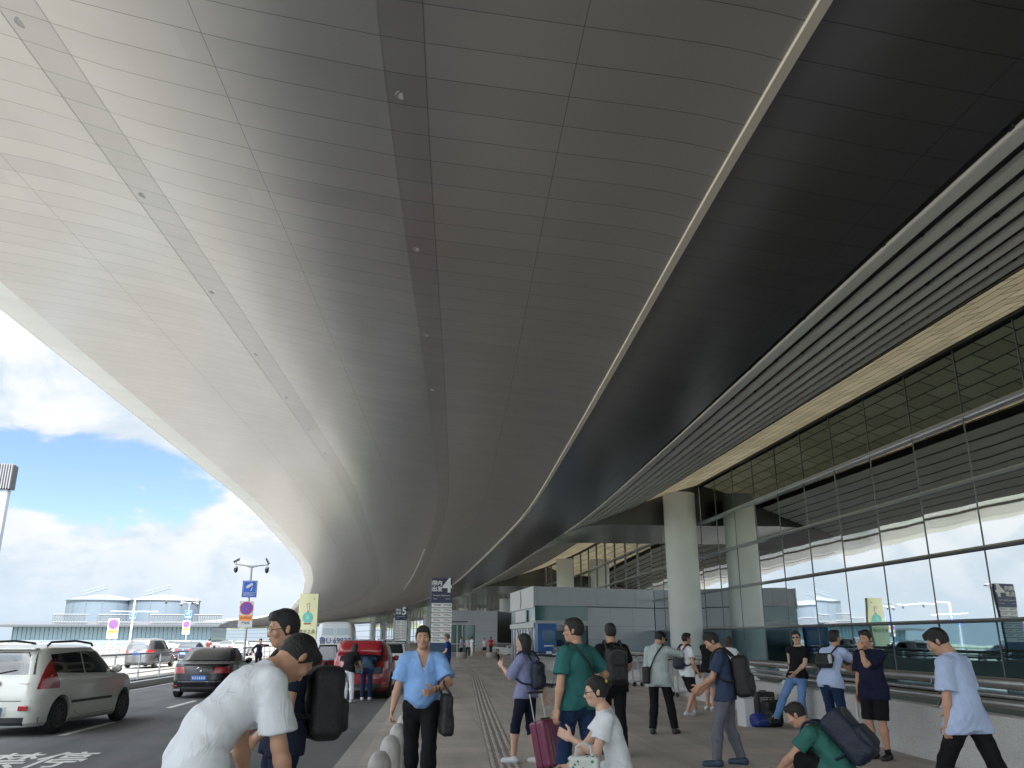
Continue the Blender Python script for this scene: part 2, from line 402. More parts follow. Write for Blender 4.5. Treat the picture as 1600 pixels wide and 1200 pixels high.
M_soff = panel_mat('soffit_panels', (.485, .468, .455), .31, .7, (-8.05, -3.1, 1.5))
M_soffd = panel_mat('soffit_band_shade_panels', (.415, .40, .39), .31, .7, (-5.25, -.32))  # darker base colour paints in the shade of the tilted bands
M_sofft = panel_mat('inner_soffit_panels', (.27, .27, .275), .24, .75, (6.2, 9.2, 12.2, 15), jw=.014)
M_fasc = panel_mat('fascia_membrane', (.82, .84, .84), .4, .0, (-11.17,), pitch=4.5, jd=.8, streak=.05)
def surf(name, aa, t0, t1, m, parent, dz=0, near=1.5, fn=bend, lab=None, ts=None):
    mb = MB(); uv = []; rows = []
    for t in (ts or trange(t0, t1, near)):
        rows.append([(fn(a, t), t, cz(a)+dz) for a in aa]); uv += [(a, t) for a in aa]
    mb.sweep(rows); mb.uv = uv
    o = mb.build(name, m, parent, 30)
    if lab: o['label'] = lab
    return o
can = empty('entrance_canopy', (-12, 0, 0), 0, 'huge curved grey panelled canopy sweeping over the road and pavement', 'canopy')
def lin(a, b, n): return [a+(b-a)*i/n for i in range(n+1)]
can.location = (0, 0, 0)
T0, T1 = -45, 620
surf('fascia', lin(-12.3, -11.15, 4), T0, T1, M_fasc, can, lab='pale membrane edge of the canopy')
surf('soffit', lin(-11.15, -5.92, 8), T0, T1, M_soff, can)
surf('soffit_band', lin(-5.92, -5.22, 2), T0, T1, M_soffd, can, dz=.004, lab='band of soffit panels, shade put into their colour, with round downlights')
surf('soffit', lin(-5.22, -.84, 8), T0, T1, M_soff, can)
surf('soffit_band', lin(-.84, -.30, 2), T0, T1, M_soffd, can, dz=.004, lab='band of soffit panels, shade put into their colour, with round downlights')
surf('soffit', lin(-.30, 2.5, 4)+[2.9, 3.2, 3.5, 3.8], T0, T1, M_soff, can)
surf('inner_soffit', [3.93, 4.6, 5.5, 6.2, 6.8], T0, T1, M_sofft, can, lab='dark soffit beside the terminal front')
M_trim = mat('light_trim', (.85, .78, .66), .4, 0, emit=0)
def ribbon(a0, a1, t0, t1, z0, z1, m, name, parent, near=1.5, off=None):
    mb = MB(); rows = []
    for t in trange(t0, t1, near):
        o_ = off(t) if off else 0
        rows.append([(bend(a0, t)+o_, t, z0), (bend(a1, t)+o_, t, z0), (bend(a1, t)+o_, t, z1), (bend(a0, t)+o_, t, z1)])
    mb.loop(rows); return mb.build(name, m, parent)
ribbon(3.80, 3.93, T0, 118, 7.89, 8.2, M_trim, 'light_strip', can)
ribbon(0, .1, 66, 122, 8.20, 8.24, M_trim, 'light_strip', can, off=lambda t: -1.1-.012*(t-66))
# roof top against the sun; invented slot near the glass lights the beige band
mb = MB(); rows = []
for t in trange(T0, T1, 4):
    xs = [bend(-12.3, t), bend(-12.3, t)-.05, bend(-12.3, t)+.6, bend(-5, t), bend(5, t), bend(13.2, t)]
    rows.append([(x, t, z) for x, z in zip(xs, (10.715, 10.86, 11.1, 12, 12.6, 13.0))])
mb.sweep(rows); mb.build('roof', M_white, can)
# end wall of the canopy behind the camera
# downlights
M_lens = mat('downlight_glass', (.75, .75, .72), .2)
def downlight(a, t):
    z = cz(a)+.03; x = bend(a, t)
    o = MB().lathe([(.10, -.012), (.115, -.012), (.12, .0), (.12, .03)], (0, 0, 0), 20).build('downlight', M_alu, can, 40); o.location = (x, t, z-.006)
    l = MB().lathe([(.075, -.004), (.07, .02)], (0, 0, -.012), 16).build('lens', M_lens, o, 40)
    return l
for i in range(16):
    for a in (-5.68, -.62): downlight(a, 5.3+i*4.5 + (0 if a < -3 else -.4))

# ------------------------------------------------------------------ terminal front
G = 17.0
term = empty('terminal_building', (0, 0, 0), 0, 'airport terminal front of reflective glass with louvred soffit above', 'building')
def glass_mat(name, col, rough):
    m = bpy.data.materials.new(name); m.use_nodes = True; t = m.node_tree; b = t.nodes['Principled BSDF']
    b.inputs['Base Color'].default_value = (*col, 1); b.inputs['Metallic'].default_value = 1; b.inputs['Roughness'].default_value = rough
    co = t.nodes.new('ShaderNodeTexCoord'); n = t.nodes.new('ShaderNodeTexNoise'); n.inputs['Scale'].default_value = .5; n.inputs['Detail'].default_value = 1
    t.links.new(co.outputs['Object'], n.inputs['Vector'])
    bp = t.nodes.new('ShaderNodeBump'); bp.inputs['Strength'].default_value = .12; bp.inputs['Distance'].default_value = .02
    t.links.new(n.outputs['Fac'], bp.inputs['Height']); t.links.new(bp.outputs[0], b.inputs['Normal'])
    return m
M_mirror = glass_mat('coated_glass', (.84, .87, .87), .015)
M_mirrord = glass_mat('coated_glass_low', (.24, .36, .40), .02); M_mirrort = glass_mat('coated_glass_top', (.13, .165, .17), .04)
ZR = [-.02, 2.12, 4.23, 6.30, 8.30, 10.6]
pw = 2.87
t0p = 23.9-pw*5
pm = {}
for r in range(5):
    h = ZR[r+1]-ZR[r]
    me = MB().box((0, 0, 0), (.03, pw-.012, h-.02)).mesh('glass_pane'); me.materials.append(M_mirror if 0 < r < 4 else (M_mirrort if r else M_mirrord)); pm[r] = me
for c in range(18):
    for r in range(5):
        t = t0p+c*pw+pw/2
        o = mkobj('glass_pane', pm[r], None, term); o.location = (G+.03, t, (ZR[r]+ZR[r+1])/2)
        o.rotation_euler = (0, R(random.uniform(-.22, .22)), R(random.uniform(-.22, .22)))
tend = t0p+18*pw
def wall_strip(name, a, t0, t1, z0, z1, m, th=.1, near=2, parent=term):
    mb = MB(); rows = []
    for t in trange(t0, t1, near):
        x = bend(a, t); rows.append([(x, t, z0), (x, t, z1), (x+th, t, z1), (x+th, t, z0)])
    mb.loop(rows); return mb.build(name, m, parent)
wall_strip('glass_front', G+.02, tend, 620, -.1, 10.6, M_mirror)['label'] = 'curved glass front running on into the distance'
wall_strip('glass_front', G+.02, -45, t0p, -.1, 10.6, M_mirror)
wall_strip('leak_stop_wall', G+.3, -45, 620, -8, 10.62, mat('leak_stop_wall', (.03, .03, .03), .8), th=.3)  # added dark wall close behind the panes, stops sky leaking through gaps
wall_strip('plinth', G+.02, -45, 620, -8, -.1, mat('plinth', (.05, .07, .075), .3))
M_bar = mat('transom_metal', (.5, .53, .56), .3, .7)
for z, d in ((2.12, .16), (4.23, .13), (6.30, .13), (8.30, .2)):
    mb = MB(); rows = []
    for t in trange(0, 620, 2):
        x = bend(G, t); rows.append([(x-d, t, z-.06), (x-d-.03, t, z), (x-d, t, z+.055), (x, t, z+.04), (x, t, z-.04)])
    mb.loop(rows); mb.build('transom', M_bar, term)
M_mul = mat('mullion_seal', (.2, .21, .22), .5)
for c in range(19):
    t = t0p+c*pw
    MB().box((G+.005, t, 5.3), (.03, .018, 10.6)).build('mullion', M_mul, term)
mb = MB()
for c in range(60):
    t = tend+(c+1)*pw*1.5; mb.box((bend(G, t)-.0, t, 5.3), (.12, .08, 10.6))
mb.build('mullion', M_mul, term)['label'] = 'row of mullions in the far glass front'
# ceiling bays: louvred, then solid
M_blade = mat('louvre_blade', (.82, .79, .75), .5, .1, var=.06, vs=.6)
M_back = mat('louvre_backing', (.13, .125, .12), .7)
M_beige = bpy.data.materials.new('beige_lattice'); M_beige.use_nodes = True
_t = M_beige.node_tree; _b = _t.nodes['Principled BSDF']; _co = _t.nodes.new('ShaderNodeUVMap'); _br = _t.nodes.new('ShaderNodeTexBrick')
_br.inputs['Color1'].default_value = (.68, .60, .40, 1); _br.inputs['Color2'].default_value = (.52, .45, .29, 1); _br.inputs['Mortar'].default_value = (.06, .055, .04, 1)
_br.inputs['Scale'].default_value = 1; _br.inputs['Brick Width'].default_value = 1.5; _br.inputs['Row Height'].default_value = .68; _br.inputs['Mortar Size'].default_value = .03
_mp = _t.nodes.new('ShaderNodeMapping'); _mp.inputs['Rotation'].default_value = (0, 0, PI/2); _t.links.new(_co.outputs[0], _mp.inputs[0]); _t.links.new(_mp.outputs[0], _br.inputs['Vector']); _t.links.new(_br.outputs[0], _b.inputs['Base Color']); _b.inputs['Roughness'].default_value = .6
_tr = _t.nodes.new('ShaderNodeBsdfTranslucent'); _t.links.new(_br.outputs[0], _tr.inputs[0]); _ms = _t.nodes.new('ShaderNodeMixShader'); _ms.inputs[0].default_value = .045  # translucent share lets daylight from the added roof slot glow through
_t.links.new(_b.outputs[0], _ms.inputs[1]); _t.links.new(_tr.outputs[0], _ms.inputs[2]); _t.links.new(_ms.outputs[0], _t.nodes['Material Output'].inputs[0])
def bz(a): return 7.6+.6*sm((a-6.8)/2.5)
def lz(a): return 7.62+(a-6.9)*.30
BAYS = [(3.0, 49.6), (60.0, 112.0)]
for b0, b1 in BAYS:
    nb = 8
    for i in range(nb):
        a = 7.2+i*.72
        mb = MB(); rows = []
        for t in trange(b0, b1, 2):
            x = bend(a, t); z = lz(a)
            rows.append([(x-.25, t, z-.08), (x-.24, t, z-.12), (x-.21, t, z-.13), (x+.20, t, z+.03), (x+.24, t, z+.06), (x+.23, t, z+.09), (x+.19, t, z+.10), (x-.23, t, z-.06)])
        mb.loop(rows); mb.build('louvre_blade', M_blade, term)
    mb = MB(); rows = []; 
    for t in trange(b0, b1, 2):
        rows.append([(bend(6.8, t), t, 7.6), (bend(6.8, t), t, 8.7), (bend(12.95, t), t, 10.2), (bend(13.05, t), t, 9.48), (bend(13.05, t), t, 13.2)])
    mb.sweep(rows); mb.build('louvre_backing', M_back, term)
    mb = MB(); rows = []; uv = []
    for t in trange(b0, b1, 1.5):
        rows.append([(bend(a, t), t, lz(a)+.05) for a in (12.95, 14.3, 15.7, 17.02)]); uv += [(a, t) for a in (12.95, 14.3, 15.7, 17.02)]
    mb.sweep(rows); mb.uv = uv; o = mb.build('clerestory_panelling', M_beige, term); o['label'] = 'beige gridded band between the louvres and the glass'
    # hangers: small dark brackets along the blades
    for i in range(nb):
        mb = MB(); t = b0+2
        while t < b1:
            a = 7.2+i*.72; mb.box((bend(a, t)-.27, t, lz(a)-.07), (.05, .09, .05)); t += 3.2
        mb.build('louvre_bracket', M_dark, term)['kind'] = 'stuff'
    # fascia closing the bay at its far end
    mb = MB(); rows = [[(bend(a, b1), b1, bz(a)-.03), (bend(a, b1), b1, lz(a)+1.8)] for a in lin(6.8, 17, 6)]; mb.sweep(rows); mb.build('bulkhead', M_sofft, term)
for s0, s1 in ((-45, 3), (49.6, 60), (112, 620)):
    mb = MB(); rows = []; uv = []
    for t in trange(s0, s1, 1.5):
        rows.append([(bend(a, t), t, bz(a)) for a in lin(6.8, 17.1, 9)]); uv += [(a, t) for a in lin(6.8, 17.1, 9)]
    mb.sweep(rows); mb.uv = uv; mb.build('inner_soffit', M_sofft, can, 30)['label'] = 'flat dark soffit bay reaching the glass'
# ------------------------------------------------------------------ columns
M_col = mat('column_paint', (.72, .75, .74), .6, 0, var=.05, vs=.5)
for i, t in enumerate([5, 48, 91, 134, 177, 220, 263, 306]):
    x = bend(15.2, t) if i else 15.2
    ztop = 9.82 if i in (0, 1, 2) else 7.52
    r = .93
    c = MB().lathe([(r, -8.0), (r, ztop)], (0, 0, 0), 48).build('column', M_col, None, 40)
    c.location = (x, t, 0)
    lab = {1: 'big round pale column nearest the group of travellers', 2: 'round column rising behind the grey vestibule roof', 3: 'round column at the left corner of the grey vestibule'}.get(i, 'distant round column far down the terminal front' if i > 1 else 'round column beside the viewpoint')
    tag(c, lab, 'column', 'round columns of the terminal')

for b0, b1 in BAYS:
    ribbon(16.85, 17.3, b0, b1, 10.55, 10.9, M_dark, 'head_beam', term)
# ------------------------------------------------------------------ barrier with steel rails along the terminal side
def barrier_line(t0, t1, a, label, group=None, step=2.0):
    e = empty('barrier', (bend(a, t0), t0, 0), 0, label, 'barrier', group)
    ox, oy = e.location.x, e.location.y
    mb = MB(); rows = []
    for t in trange(t0, t1, 1.0):
        x = bend(a, t)-ox; y = t-oy
        rows.append([(x-.03, y, .0), (x, y, .16), (x+.07, y, .24), (x+.09, y, .66), (x+.11, y, .69), (x+.33, y, .69), (x+.35, y, .66), (x+.37, y, -.3), (x-.03, y, -.3)])
    mb.loop(rows); mb.build('concrete_wall', M_conc, e, 35)
    for z, r, dx, nm in ((1.07, .07, .17, 'top_rail'), (.93, .026, .13, 'rail'), (.83, .05, .16, 'rail')):
        MB().tube([(bend(a, t)-ox+dx, t-oy, z) for t in trange(t0, t1, 1.0)], r, 12).build(nm, M_steel, e, 50)
    t = t0+.6
    while t < min(t1, 60 if t0 < 50 else 90):
        x = bend(a, t)-ox; y = t-oy; m2 = MB()
        for dy in (-.045, .045):
            pts = [(x+.33, .69), (x+.13, .69), (x+.19, .80), (x+.18, .90), (x+.09, 1.0), (x+.12, 1.11), (x+.2, 1.12), (x+.27, 1.0), (x+.31, .86)]
            n = len(pts); v = [(p, y+dy-.008, q) for p, q in pts]+[(p, y+dy+.008, q) for p, q in pts]
            m2.add(v, [tuple(range(n)), tuple(range(2*n-1, n-1, -1))]+[(i, (i+1) % n, n+(i+1) % n, n+i) for i in range(n)])
        m2.box((x+.22, y, .70), (.3, .2, .02))
        for dx in (-.1, .1): m2.lathe([(.016, 0), (.016, .03)], (x+.22+dx, y-.07, .705), 6)
        m2.build('post', M_steel, e)
        t += step
    return e
barrier_line(5.0, 55.5, 6.75, 'long concrete wall with steel tube rails behind the resting travellers')
barrier_line(69, 103, 8.4, 'low white barrier between the two grey vestibules', step=3)

# median fence
fe = empty('median_fence', (bendk(-10.65, 8), 8, .1), 0, 'grey metal railing on the kerb between the two roads', 'fence')
def fp(t, z): return (bendk(-10.65, t)-fe.location.x, t-8, z)
for z, r in ((.95, .03), (.60, .018), (.28, .018)):
    MB().tube([fp(t, z) for t in trange(8, 260, 2)], r, 8).build('rail', M_pole, fe, 60)
for i in range(60): MB().box(fp(8+i*2.6, .47), (.05, .06, .94)).build('post', M_pole, fe)
MB().tube([fp(t, -.04) for t in trange(8, 260, 2)], .09, 4).build('base_rail', M_dark, fe)

# parapets beyond the second road
def parapet(a, z, h, t0, t1, label, m=M_white, solid=.4, step=3.0, n=100):
    e = empty('parapet', (bendk(a, t0), t0, z), 0, label, 'parapet', 'parapets of the far roads')
    mb = MB(); rows = []
    for t in trange(t0, t1, 3):
        x = bendk(a, t)-e.location.x; y = t-t0
        rows.append([(x-.1, y, 0), (x-.1, y, solid), (x+.1, y, solid), (x+.1, y, 0)])
    mb.loop(rows); mb.build('low_wall', m, e)
    for zz in (h, (h+solid)/2): MB().tube([(bendk(a, t)-e.location.x, t-t0, zz) for t in trange(t0, t1, 3)], .05, 6).build('rail', m, e)
    mb = MB()
    for i in range(n):
        t = t0+i*step
        if t < t1: mb.box((bendk(a, t)-e.location.x, t-t0, h/2), (.1, .14, h))
    mb.build('post', m, e)['kind'] = 'stuff'
M_par = mat('parapet_paint', (.40, .40, .38), .6, var=.08, vs=2)
parapet(-27.2, RZ, .8, 20, 300, 'nearest low white parapet along the edge of the second road', M_par)
parapet(-31.2, RZ-.3, 1.15, 20, 300, 'white railed parapet on the near side of the ramp', M_par)
parapet(-43.8, RZ-.3, 1.35, 30, 300, 'white railed parapet on the far side of the ramp', M_par)
parapet(-74.8, RZ-.5, 1.55, 40, 320, 'farthest white parapet in front of the pier building', M_par, .9, 4)

# ------------------------------------------------------------------ bollards
M_boll = mat('granite_bollard', (.40, .385, .37), .55, var=.15, vs=12, bump=.2, bs=60)
labs = ['nearest granite bollard, its dome at the bottom edge of the photo', 'second granite bollard from the viewer', 'third granite bollard beside the walking man', 'fourth granite bollard, half behind the walking man', 'fifth granite bollard hidden mostly by black trousers']
for i in range(5):
    t = 6.2+i*1.15
    o = MB().lathe([(.095, 0), (.098, .01), (.098, .42), (.088, .425), (.088, .44), (.098, .445), (.098, .60), (.09, .655), (.07, .70), (.04, .727), (.005, .735)], (0, 0, 0), 28).build('bollard', M_boll, None, 40)
    o.location = (-.32+i*.05, t, 0); tag(o, labs[i], 'bollard', 'granite bollards along the kerb')

# ------------------------------------------------------------------ vestibules
M_clad = tiles(road_mat('grey_cladding', (.50, .53, .57), .05, 0, 1, .45), 1000, 1000, .6)
M_cladl = mat('pale_fascia', (.62, .63, .65), .4)
M_seam = mat('seam', (.04, .045, .05), .6)
M_teal = mat('teal_glass', (.03, .13, .13), .12, spec=.7)
M_dglass = mat('dark_glass', (.015, .03, .045), .06, spec=.8)
def quad_wall(p0, p1, z0, z1, th=.1):
    "points of a wall panel from p0 to p1, standing proud on its right hand side by th"
    return p0, p1
def vestibule(label, P0, P1, P2, P3, H, split=.4):
    "P0 near corner at the pavement, P1 far end of the door side, P2,P3 at the terminal glass"
    e = empty('entrance_vestibule', (P0[0], P0[1], 0), 0, label, 'vestibule')
    ox, oy = P0
    rel = [(p[0]-ox, p[1]-oy) for p in (P0, P3, P2, P1)]
    core = [((x*.985+.1), y*.985+.12) for x, y in rel]
    MB().prism(core, 0, H-.02).build('inner_core', mat('core', (.05, .055, .06), .5), e)
    def panel(A, B, s0, s1, z0, z1, m, name, out=.0, th=.08):
        A, B = Vector(A), Vector(B); d = B-A; n = Vector((d.y, -d.x)).normalized()
        a = A+d*s0+n*out; b = A+d*s1+n*out
        q = [(a.x, a.y), (b.x, b.y), (b.x-n.x*th, b.y-n.y*th), (a.x-n.x*th, a.y-n.y*th)]
        return MB().prism(q, z0, z1).build(name, m, e)
    return e, rel, panel
P0, P1, P2, P3 = (7.8, 57.4), (7.3, 67.4), (17, 70.5), (16.97, 61)
H = 4.98
ve, rel, pan = vestibule('grey panelled entrance vestibule behind the big column, doors on its road side', P0, P1, P2, P3, H)
A, Bp = (0, 0), (P3[0]-P0[0], P3[1]-P0[1])           # the side that faces us
Lw = Vector(Bp).length
rowsz = [0, .75, 1.5, 2.25, 3.35, 4.08-.25]
# upper fascia band
def cuts(A, B, s0, s1, z0, z1, w, m, name, out):
    L_ = (Vector(B)-Vector(A)).length; n = max(1, round((s1-s0)*L_/w))
    for i in range(n):
        a = s0+(s1-s0)*i/n; b = s0+(s1-s0)*(i+1)/n
        pan(A, B, a+.006/L_, b-.006/L_, z0+.006, z1-.006, m, name, out)
cuts(A, Bp, 0, 1, 3.72, H, 1.55, M_clad, 'fascia_panel', .06)
for z0, z1 in ((.02, .75), (.75, 1.5), (1.5, 2.4), (2.4, 3.66)):
    cuts(A, Bp, .42, 1, z0, z1, 1.85, M_clad, 'wall_panel', .03)
pan(A, Bp, .0, .42, 2.75, 3.70, M_teal, 'glass_band', .02)['label'] = 'teal glass band over the side window'
pan(A, Bp, .0, .42, 2.45, 2.75, M_clad, 'header', .05)
pan(A, Bp, .0, .42, 0.02, 2.44, M_dglass, 'side_window', .01)
pan(A, Bp, .0, .015, 0.02, 2.45, M_alu, 'corner_post', .06)
pan(A, Bp, .405, .42, 0.02, 2.45, M_dark, 'corner_post', .04)
# the door side
Dv = (P1[0]-P0[0], P1[1]-P0[1])
pan(Dv, A, 0, 1, 3.6, H+.02, M_cladl, 'sign_band', .12)['label'] = 'white sign band over the doors'
pan(Dv, A, .0, 1, 2.62, 3.6, M_teal, 'glass_band', .02)
pan(Dv, A, .28, .72, 2.72, 3.5, M_cladl, 'blank_sign', .16)
pan(Dv, A, 0, 1, 2.3, 2.62, M_alu, 'door_header', .14)
pan(Dv, A, 0, 1, .02, 2.3, M_dglass, 'door_glass', .0)
for i in range(9):
    s = .02+i*.12; pan(Dv, A, s, s+.018, .02, 2.3, M_alu, 'door_frame', .05)
for i in (2, 6): pan(Dv, A, .02+i*.12+.03, .02+i*.12+.05, .4, 2.1, M_white, 'door_handle', .09)
rz = math.atan2(-Dv[1], -Dv[0])
text(')', 1.25, mat('sign_black', (.02, .02, .025), .5), ve, (Dv[0]*.5-.14, Dv[1]*.5, 4.36), (PI/2, 0, rz), 'sign_character', sx=1, bold=.06)
# second vestibule
P0b = (bend(2.6, 106), 106); P3b = (bend(9.8, 108), 108); P2b = (bend(16.5, 124), 124); P1b = (bend(2.6, 118), 118)
ve, rel, pan = vestibule('distant grey vestibule with glass doors facing us beyond the group at the stools', P0b, P1b, P2b, P3b, 4.9)
A, Bp = (0, 0), (P3b[0]-P0b[0], P3b[1]-P0b[1])
cuts(A, Bp, 0, 1, 3.9, 4.9, 2.2, M_clad, 'fascia_panel', .06)
for z0, z1 in ((.02, 1.2), (1.2, 2.4), (2.4, 3.9)): cuts(A, Bp, .62, 1, z0, z1, 2, M_clad, 'wall_panel', .04)
pan(A, Bp, 0, .62, 3.3, 3.9, M_clad, 'header', .04)
pan(A, Bp, 0, .62, .02, 3.3, mat('green_glass', (.10, .20, .19), .08, spec=.8), 'door_glass', .01)
for s in (0, .14, .27, .36, .60): pan(A, Bp, s, s+.018, .02, 3.3, M_cladl, 'door_frame', .05)
for z in (.9, 3.2): pan(A, Bp, 0, .62, z, z+.1, M_cladl, 'door_frame', .06)
pan(A, Bp, .02, .45, 3.52, 3.62, M_dark, 'awning_edge', .3)

# blue kiosk by the vestibule side window
kx, ky = at_t(853, 1000, 54.5)[:2]
M_kb = mat('kiosk_blue', (.015, .10, .33), .35)
k = empty('information_kiosk', (kx, ky, 0), R(8), 'tall blue kiosk with white slots beside the vestibule corner', 'kiosk')
MB().box((0, 0, 1.25), (1.25, .6, 2.5)).build('cabinet', M_kb, k, bevel=.04)
MB().box((.05, -.31, 1.7), (.85, .03, .75)).build('screen', mat('kiosk_screen', (.03, .11, .22), .15), k)
MB().box((.1, -.315, 1.15), (.62, .03, .07)).build('slot', M_white, k)
MB().box((.1, -.315, .75), (.36, .03, .16)).build('panel', M_white, k)
k2 = empty('kiosk_table', (kx+1.55, ky-.4, 0), R(8), 'dark counter table between the blue kiosk and the trolleys', 'table')
MB().box((0, 0, .78), (1.5, .7, .06)).build('table_top', M_dark, k2); 
for sx in (-.68, .68):
    for sy in (-.3, .3): MB().box((sx, sy, .375), (.05, .05, .75)).build('leg', M_kb, k2)
M_sto = mat('stone_stool', (.33, .31, .29), .7, var=.12, vs=6)
for (x, y, l) in [(721, 1029, 'round stone stool nearest the pylon sign'), (735, 1021, 'farther round stone stool beside the man in white'), (768, 1029, 'round stone stool in front of the woman in the white top'), (776, 1021, 'rearmost round stone stool near the red shirt'), (752, 1019, 'low round stone stool between the two groups')]:
    X, Y = gp(x, y, 0); r = .45
    o = MB().lathe([(r*.9, 0), (r, .06), (r*1.03, .25), (r, .44), (r*.9, .5), (0.01, .5)], (0, 0, 0), 28).build('stool', M_sto, None, 45)
    o.location = (X, Y, 0); tag(o, l, 'stool', 'round stone stools outside the far vestibule')
X, Y = gp(652, 1026); o = MB()
o.loop([[(x, 0, 0), (x+.1, 0, .55), (x+.35, 0, .55), (x+.45, 0, 0)] for x in (0,)] + [[(.0, 7, 0), (.1, 7, .55), (.35, 7, .55), (.45, 7, 0)]])
o = o.build('concrete_block', M_conc); o.location = (X-.8, Y-6, 0); tag(o, 'low pale concrete wall running away beside the pylon sign', 'wall')

# ------------------------------------------------------------------ signs
def pylon(x, y, t, rz, n, w, H, label, full=True):
    X, Y, _ = at_t(x, y, t)
    e = empty('pylon_sign', (X, Y, 0), rz, label, 'sign', 'gate pylon signs')
    MB().box((0, 0, H/2), (w, .22, H)).build('pillar', mat('pylon_body', (.035, .07, .12), .4, .3), e, bevel=.01)
    MB().box((.02, -.13, H-.62), (w, .04, 1.22)).build('header_plate', M_navy, e)
    text(n, 1.0 if full else .9, M_white, e, (w*.27, -.152, H-.40), sx=.95, bold=.03)
    text('国内', .27, M_white, e, (-w*.22, -.152, H-.27), bold=.008); text('出发', .27, M_white, e, (-w*.22, -.152, H-.57), bold=.008)
    text('Domestic Departures', .10, M_white, e, (0, -.152, H-.88))
    text('Airlines', .07, M_white, e, (-w*.3, -.152, H-1.05)); text('Check-in', .07, M_white, e, (w*.3, -.152, H-1.05))
    M_tx = mat('sign_grey_text', (.12, .13, .16), .5); M_rd = mat('sign_red_text', (.35, .06, .05), .5)
    z = H-1.27
    for r in range(8):
        h = .215
        p = MB().box((.02-.015*r*0, -.135, z-h/2), (w-.03, .05, h)).build('name_plate', M_white, e)
        for sx, m in ((-.36, M_rd if r in (2, 3) else M_tx), (.14, M_rd if r == 5 else M_tx)):
            if r == 7 and sx > 0: continue
            q = MB()
            for k in range(6 if r else 9): q.box((sx*w+k*.042, -.163, z-h/2+.02), (.03, .004, .055))
            q.build('small_print', m, p)
            MB().box((sx*w+.29, -.163, z-h/2), (.10, .004, .045)).build('small_print', M_tx, p)
        z -= h+.035
    return e
pylon(689, 960, 45, R(2), '4', 1.08, 4.62, 'navy pylon sign with a big white 4 and rows of white name plates')
pylon(626, 975, 88, R(3), '5', 1.15, 4.6, 'smaller looking navy pylon sign numbered 5 farther down the road')

# the bottle banner on the median
X, Y, _ = at_t(480, 985, 78)
M_ban = mat('banner_cream', (.60, .60, .36), .6, var=.05, vs=.7); M_tq = mat('bottle_turquoise', (.10, .42, .38), .4); M_br = mat('bottle_brown', (.36, .10, .06), .5)
M_ink = mat('banner_ink', (.07, .08, .03), .6)
e = empty('advertising_banner', (X, Y, 0), R(0), 'tall cream advertising banner with a round turquoise bottle, beside the white van', 'banner')
MB().box((0, 0, 3.0), (1.66, .45, 4.8)).build('panel', M_ban, e, bevel=.02)
MB().box((0, 0, .3), (1.2, .3, .6)).build('foot', M_pole, e)
def disc(r, z, m, y=-.235, nm='printed_shape', sx=1, x=0): 
    return MB().lathe([(r, 0), (r, .012)], (0, 0, 0), 28, Matrix.Translation((x, y, z)) @ Matrix.Rotation(PI/2, 4, 'X') @ Matrix.Diagonal((sx, 1, 1, 1))).build(nm, m, e)
disc(.47, 3.35, M_tq); disc(.16, 3.38, M_ban, -.245, sx=.6); disc(.10, 3.38, M_tq, -.255, sx=.6); disc(.16, 4.42, M_br, sx=1)
disc(.11, 4.42, M_ban, -.245)
MB().box((0, -.24, 4.05), (.16, .012, .62)).build('printed_shape', M_br, e); MB().box((0, -.25, 4.12), (.08, .012, .4)).build('printed_shape', M_white, e)
MB().box((0, -.24, 2.84), (.62, .012, .14)).build('printed_shape', M_br, e); disc(.05, 4.95, M_ink, x=.45)
text('君子之品', .36, M_ink, e, (0, -.24, 2.15), bold=.006); text('··', .3, M_ink, e, (.3, -.24, 1.6))

# ------------------------------------------------------------------ camera posts and road signs
M_sred = mat('sign_red', (.45, .03, .03), .4); M_sblu = mat('sign_violet_blue', (.09, .06, .36), .4); M_sor = mat('sign_orange', (.72, .25, .05), .5)
M_swh = mat('sign_white', (.46, .48, .50), .5)
def cctv_sign(e, z, s=1.0):
    p = MB().box((0, -.07, z), (.92*s, .04, 1.05*s)).build('camera_sign', M_blue, e, bevel=.01)
    MB().box((0, -.094, z+.47*s), (.80*s, .006, .02*s)).build('border', M_swh, p)
    MB().box((0, -.094, z-.22*s), (.80*s, .006, .02*s)).build('border', M_swh, p)
    for sx in (-.4, .4): MB().box((sx*s, -.094, z+.125*s), (.02*s, .006, .7*s)).build('border', M_swh, p)
    MB().box((-.02*s, -.096, z+.20*s), (.44*s, .01, .17*s), ry=-R(33)).build('camera_symbol', M_swh, p)
    MB().box((.12*s, -.096, z-.02*s), (.05*s, .01, .24*s), ry=R(18)).build('camera_symbol', M_swh, p)
    text('视频监控', .19*s, M_swh, p, (0, -.095, z-.37*s))
    return p
def nopark_sign(e, z, s=1.0):
    p = MB().box((-.08*s, -.07, z), (.84*s, .04, 1.55*s)).build('no_parking_sign', M_swh, e, bevel=.01)
    def dsc(r, y, m): MB().lathe([(r*s, 0), (r*s, .008)], (0, 0, 0), 28, Matrix.Translation((-.08*s, y, z+.36*s)) @ Matrix.Rotation(PI/2, 4, 'X')).build('road_symbol', m, p)
    dsc(.39, -.092, M_sred); dsc(.32, -.099, M_sblu)
    MB().box((-.08*s, -.112, z+.36*s), (.6*s, .006, .06*s), ry=R(45)).build('road_symbol', M_sred, p)
    MB().box((-.08*s, -.092, z-.22*s), (.78*s, .008, .32*s)).build('orange_panel', M_sor, p)
    text('违停抓拍', .17*s, mat('sign_black', (.02, .02, .025), .5), p, (-.08*s, -.098, z-.22*s)); text('严禁停', .16*s, mat('sign_black', (.02, .02, .025), .5), p, (-.08*s, -.098, z-.52*s))
    return p
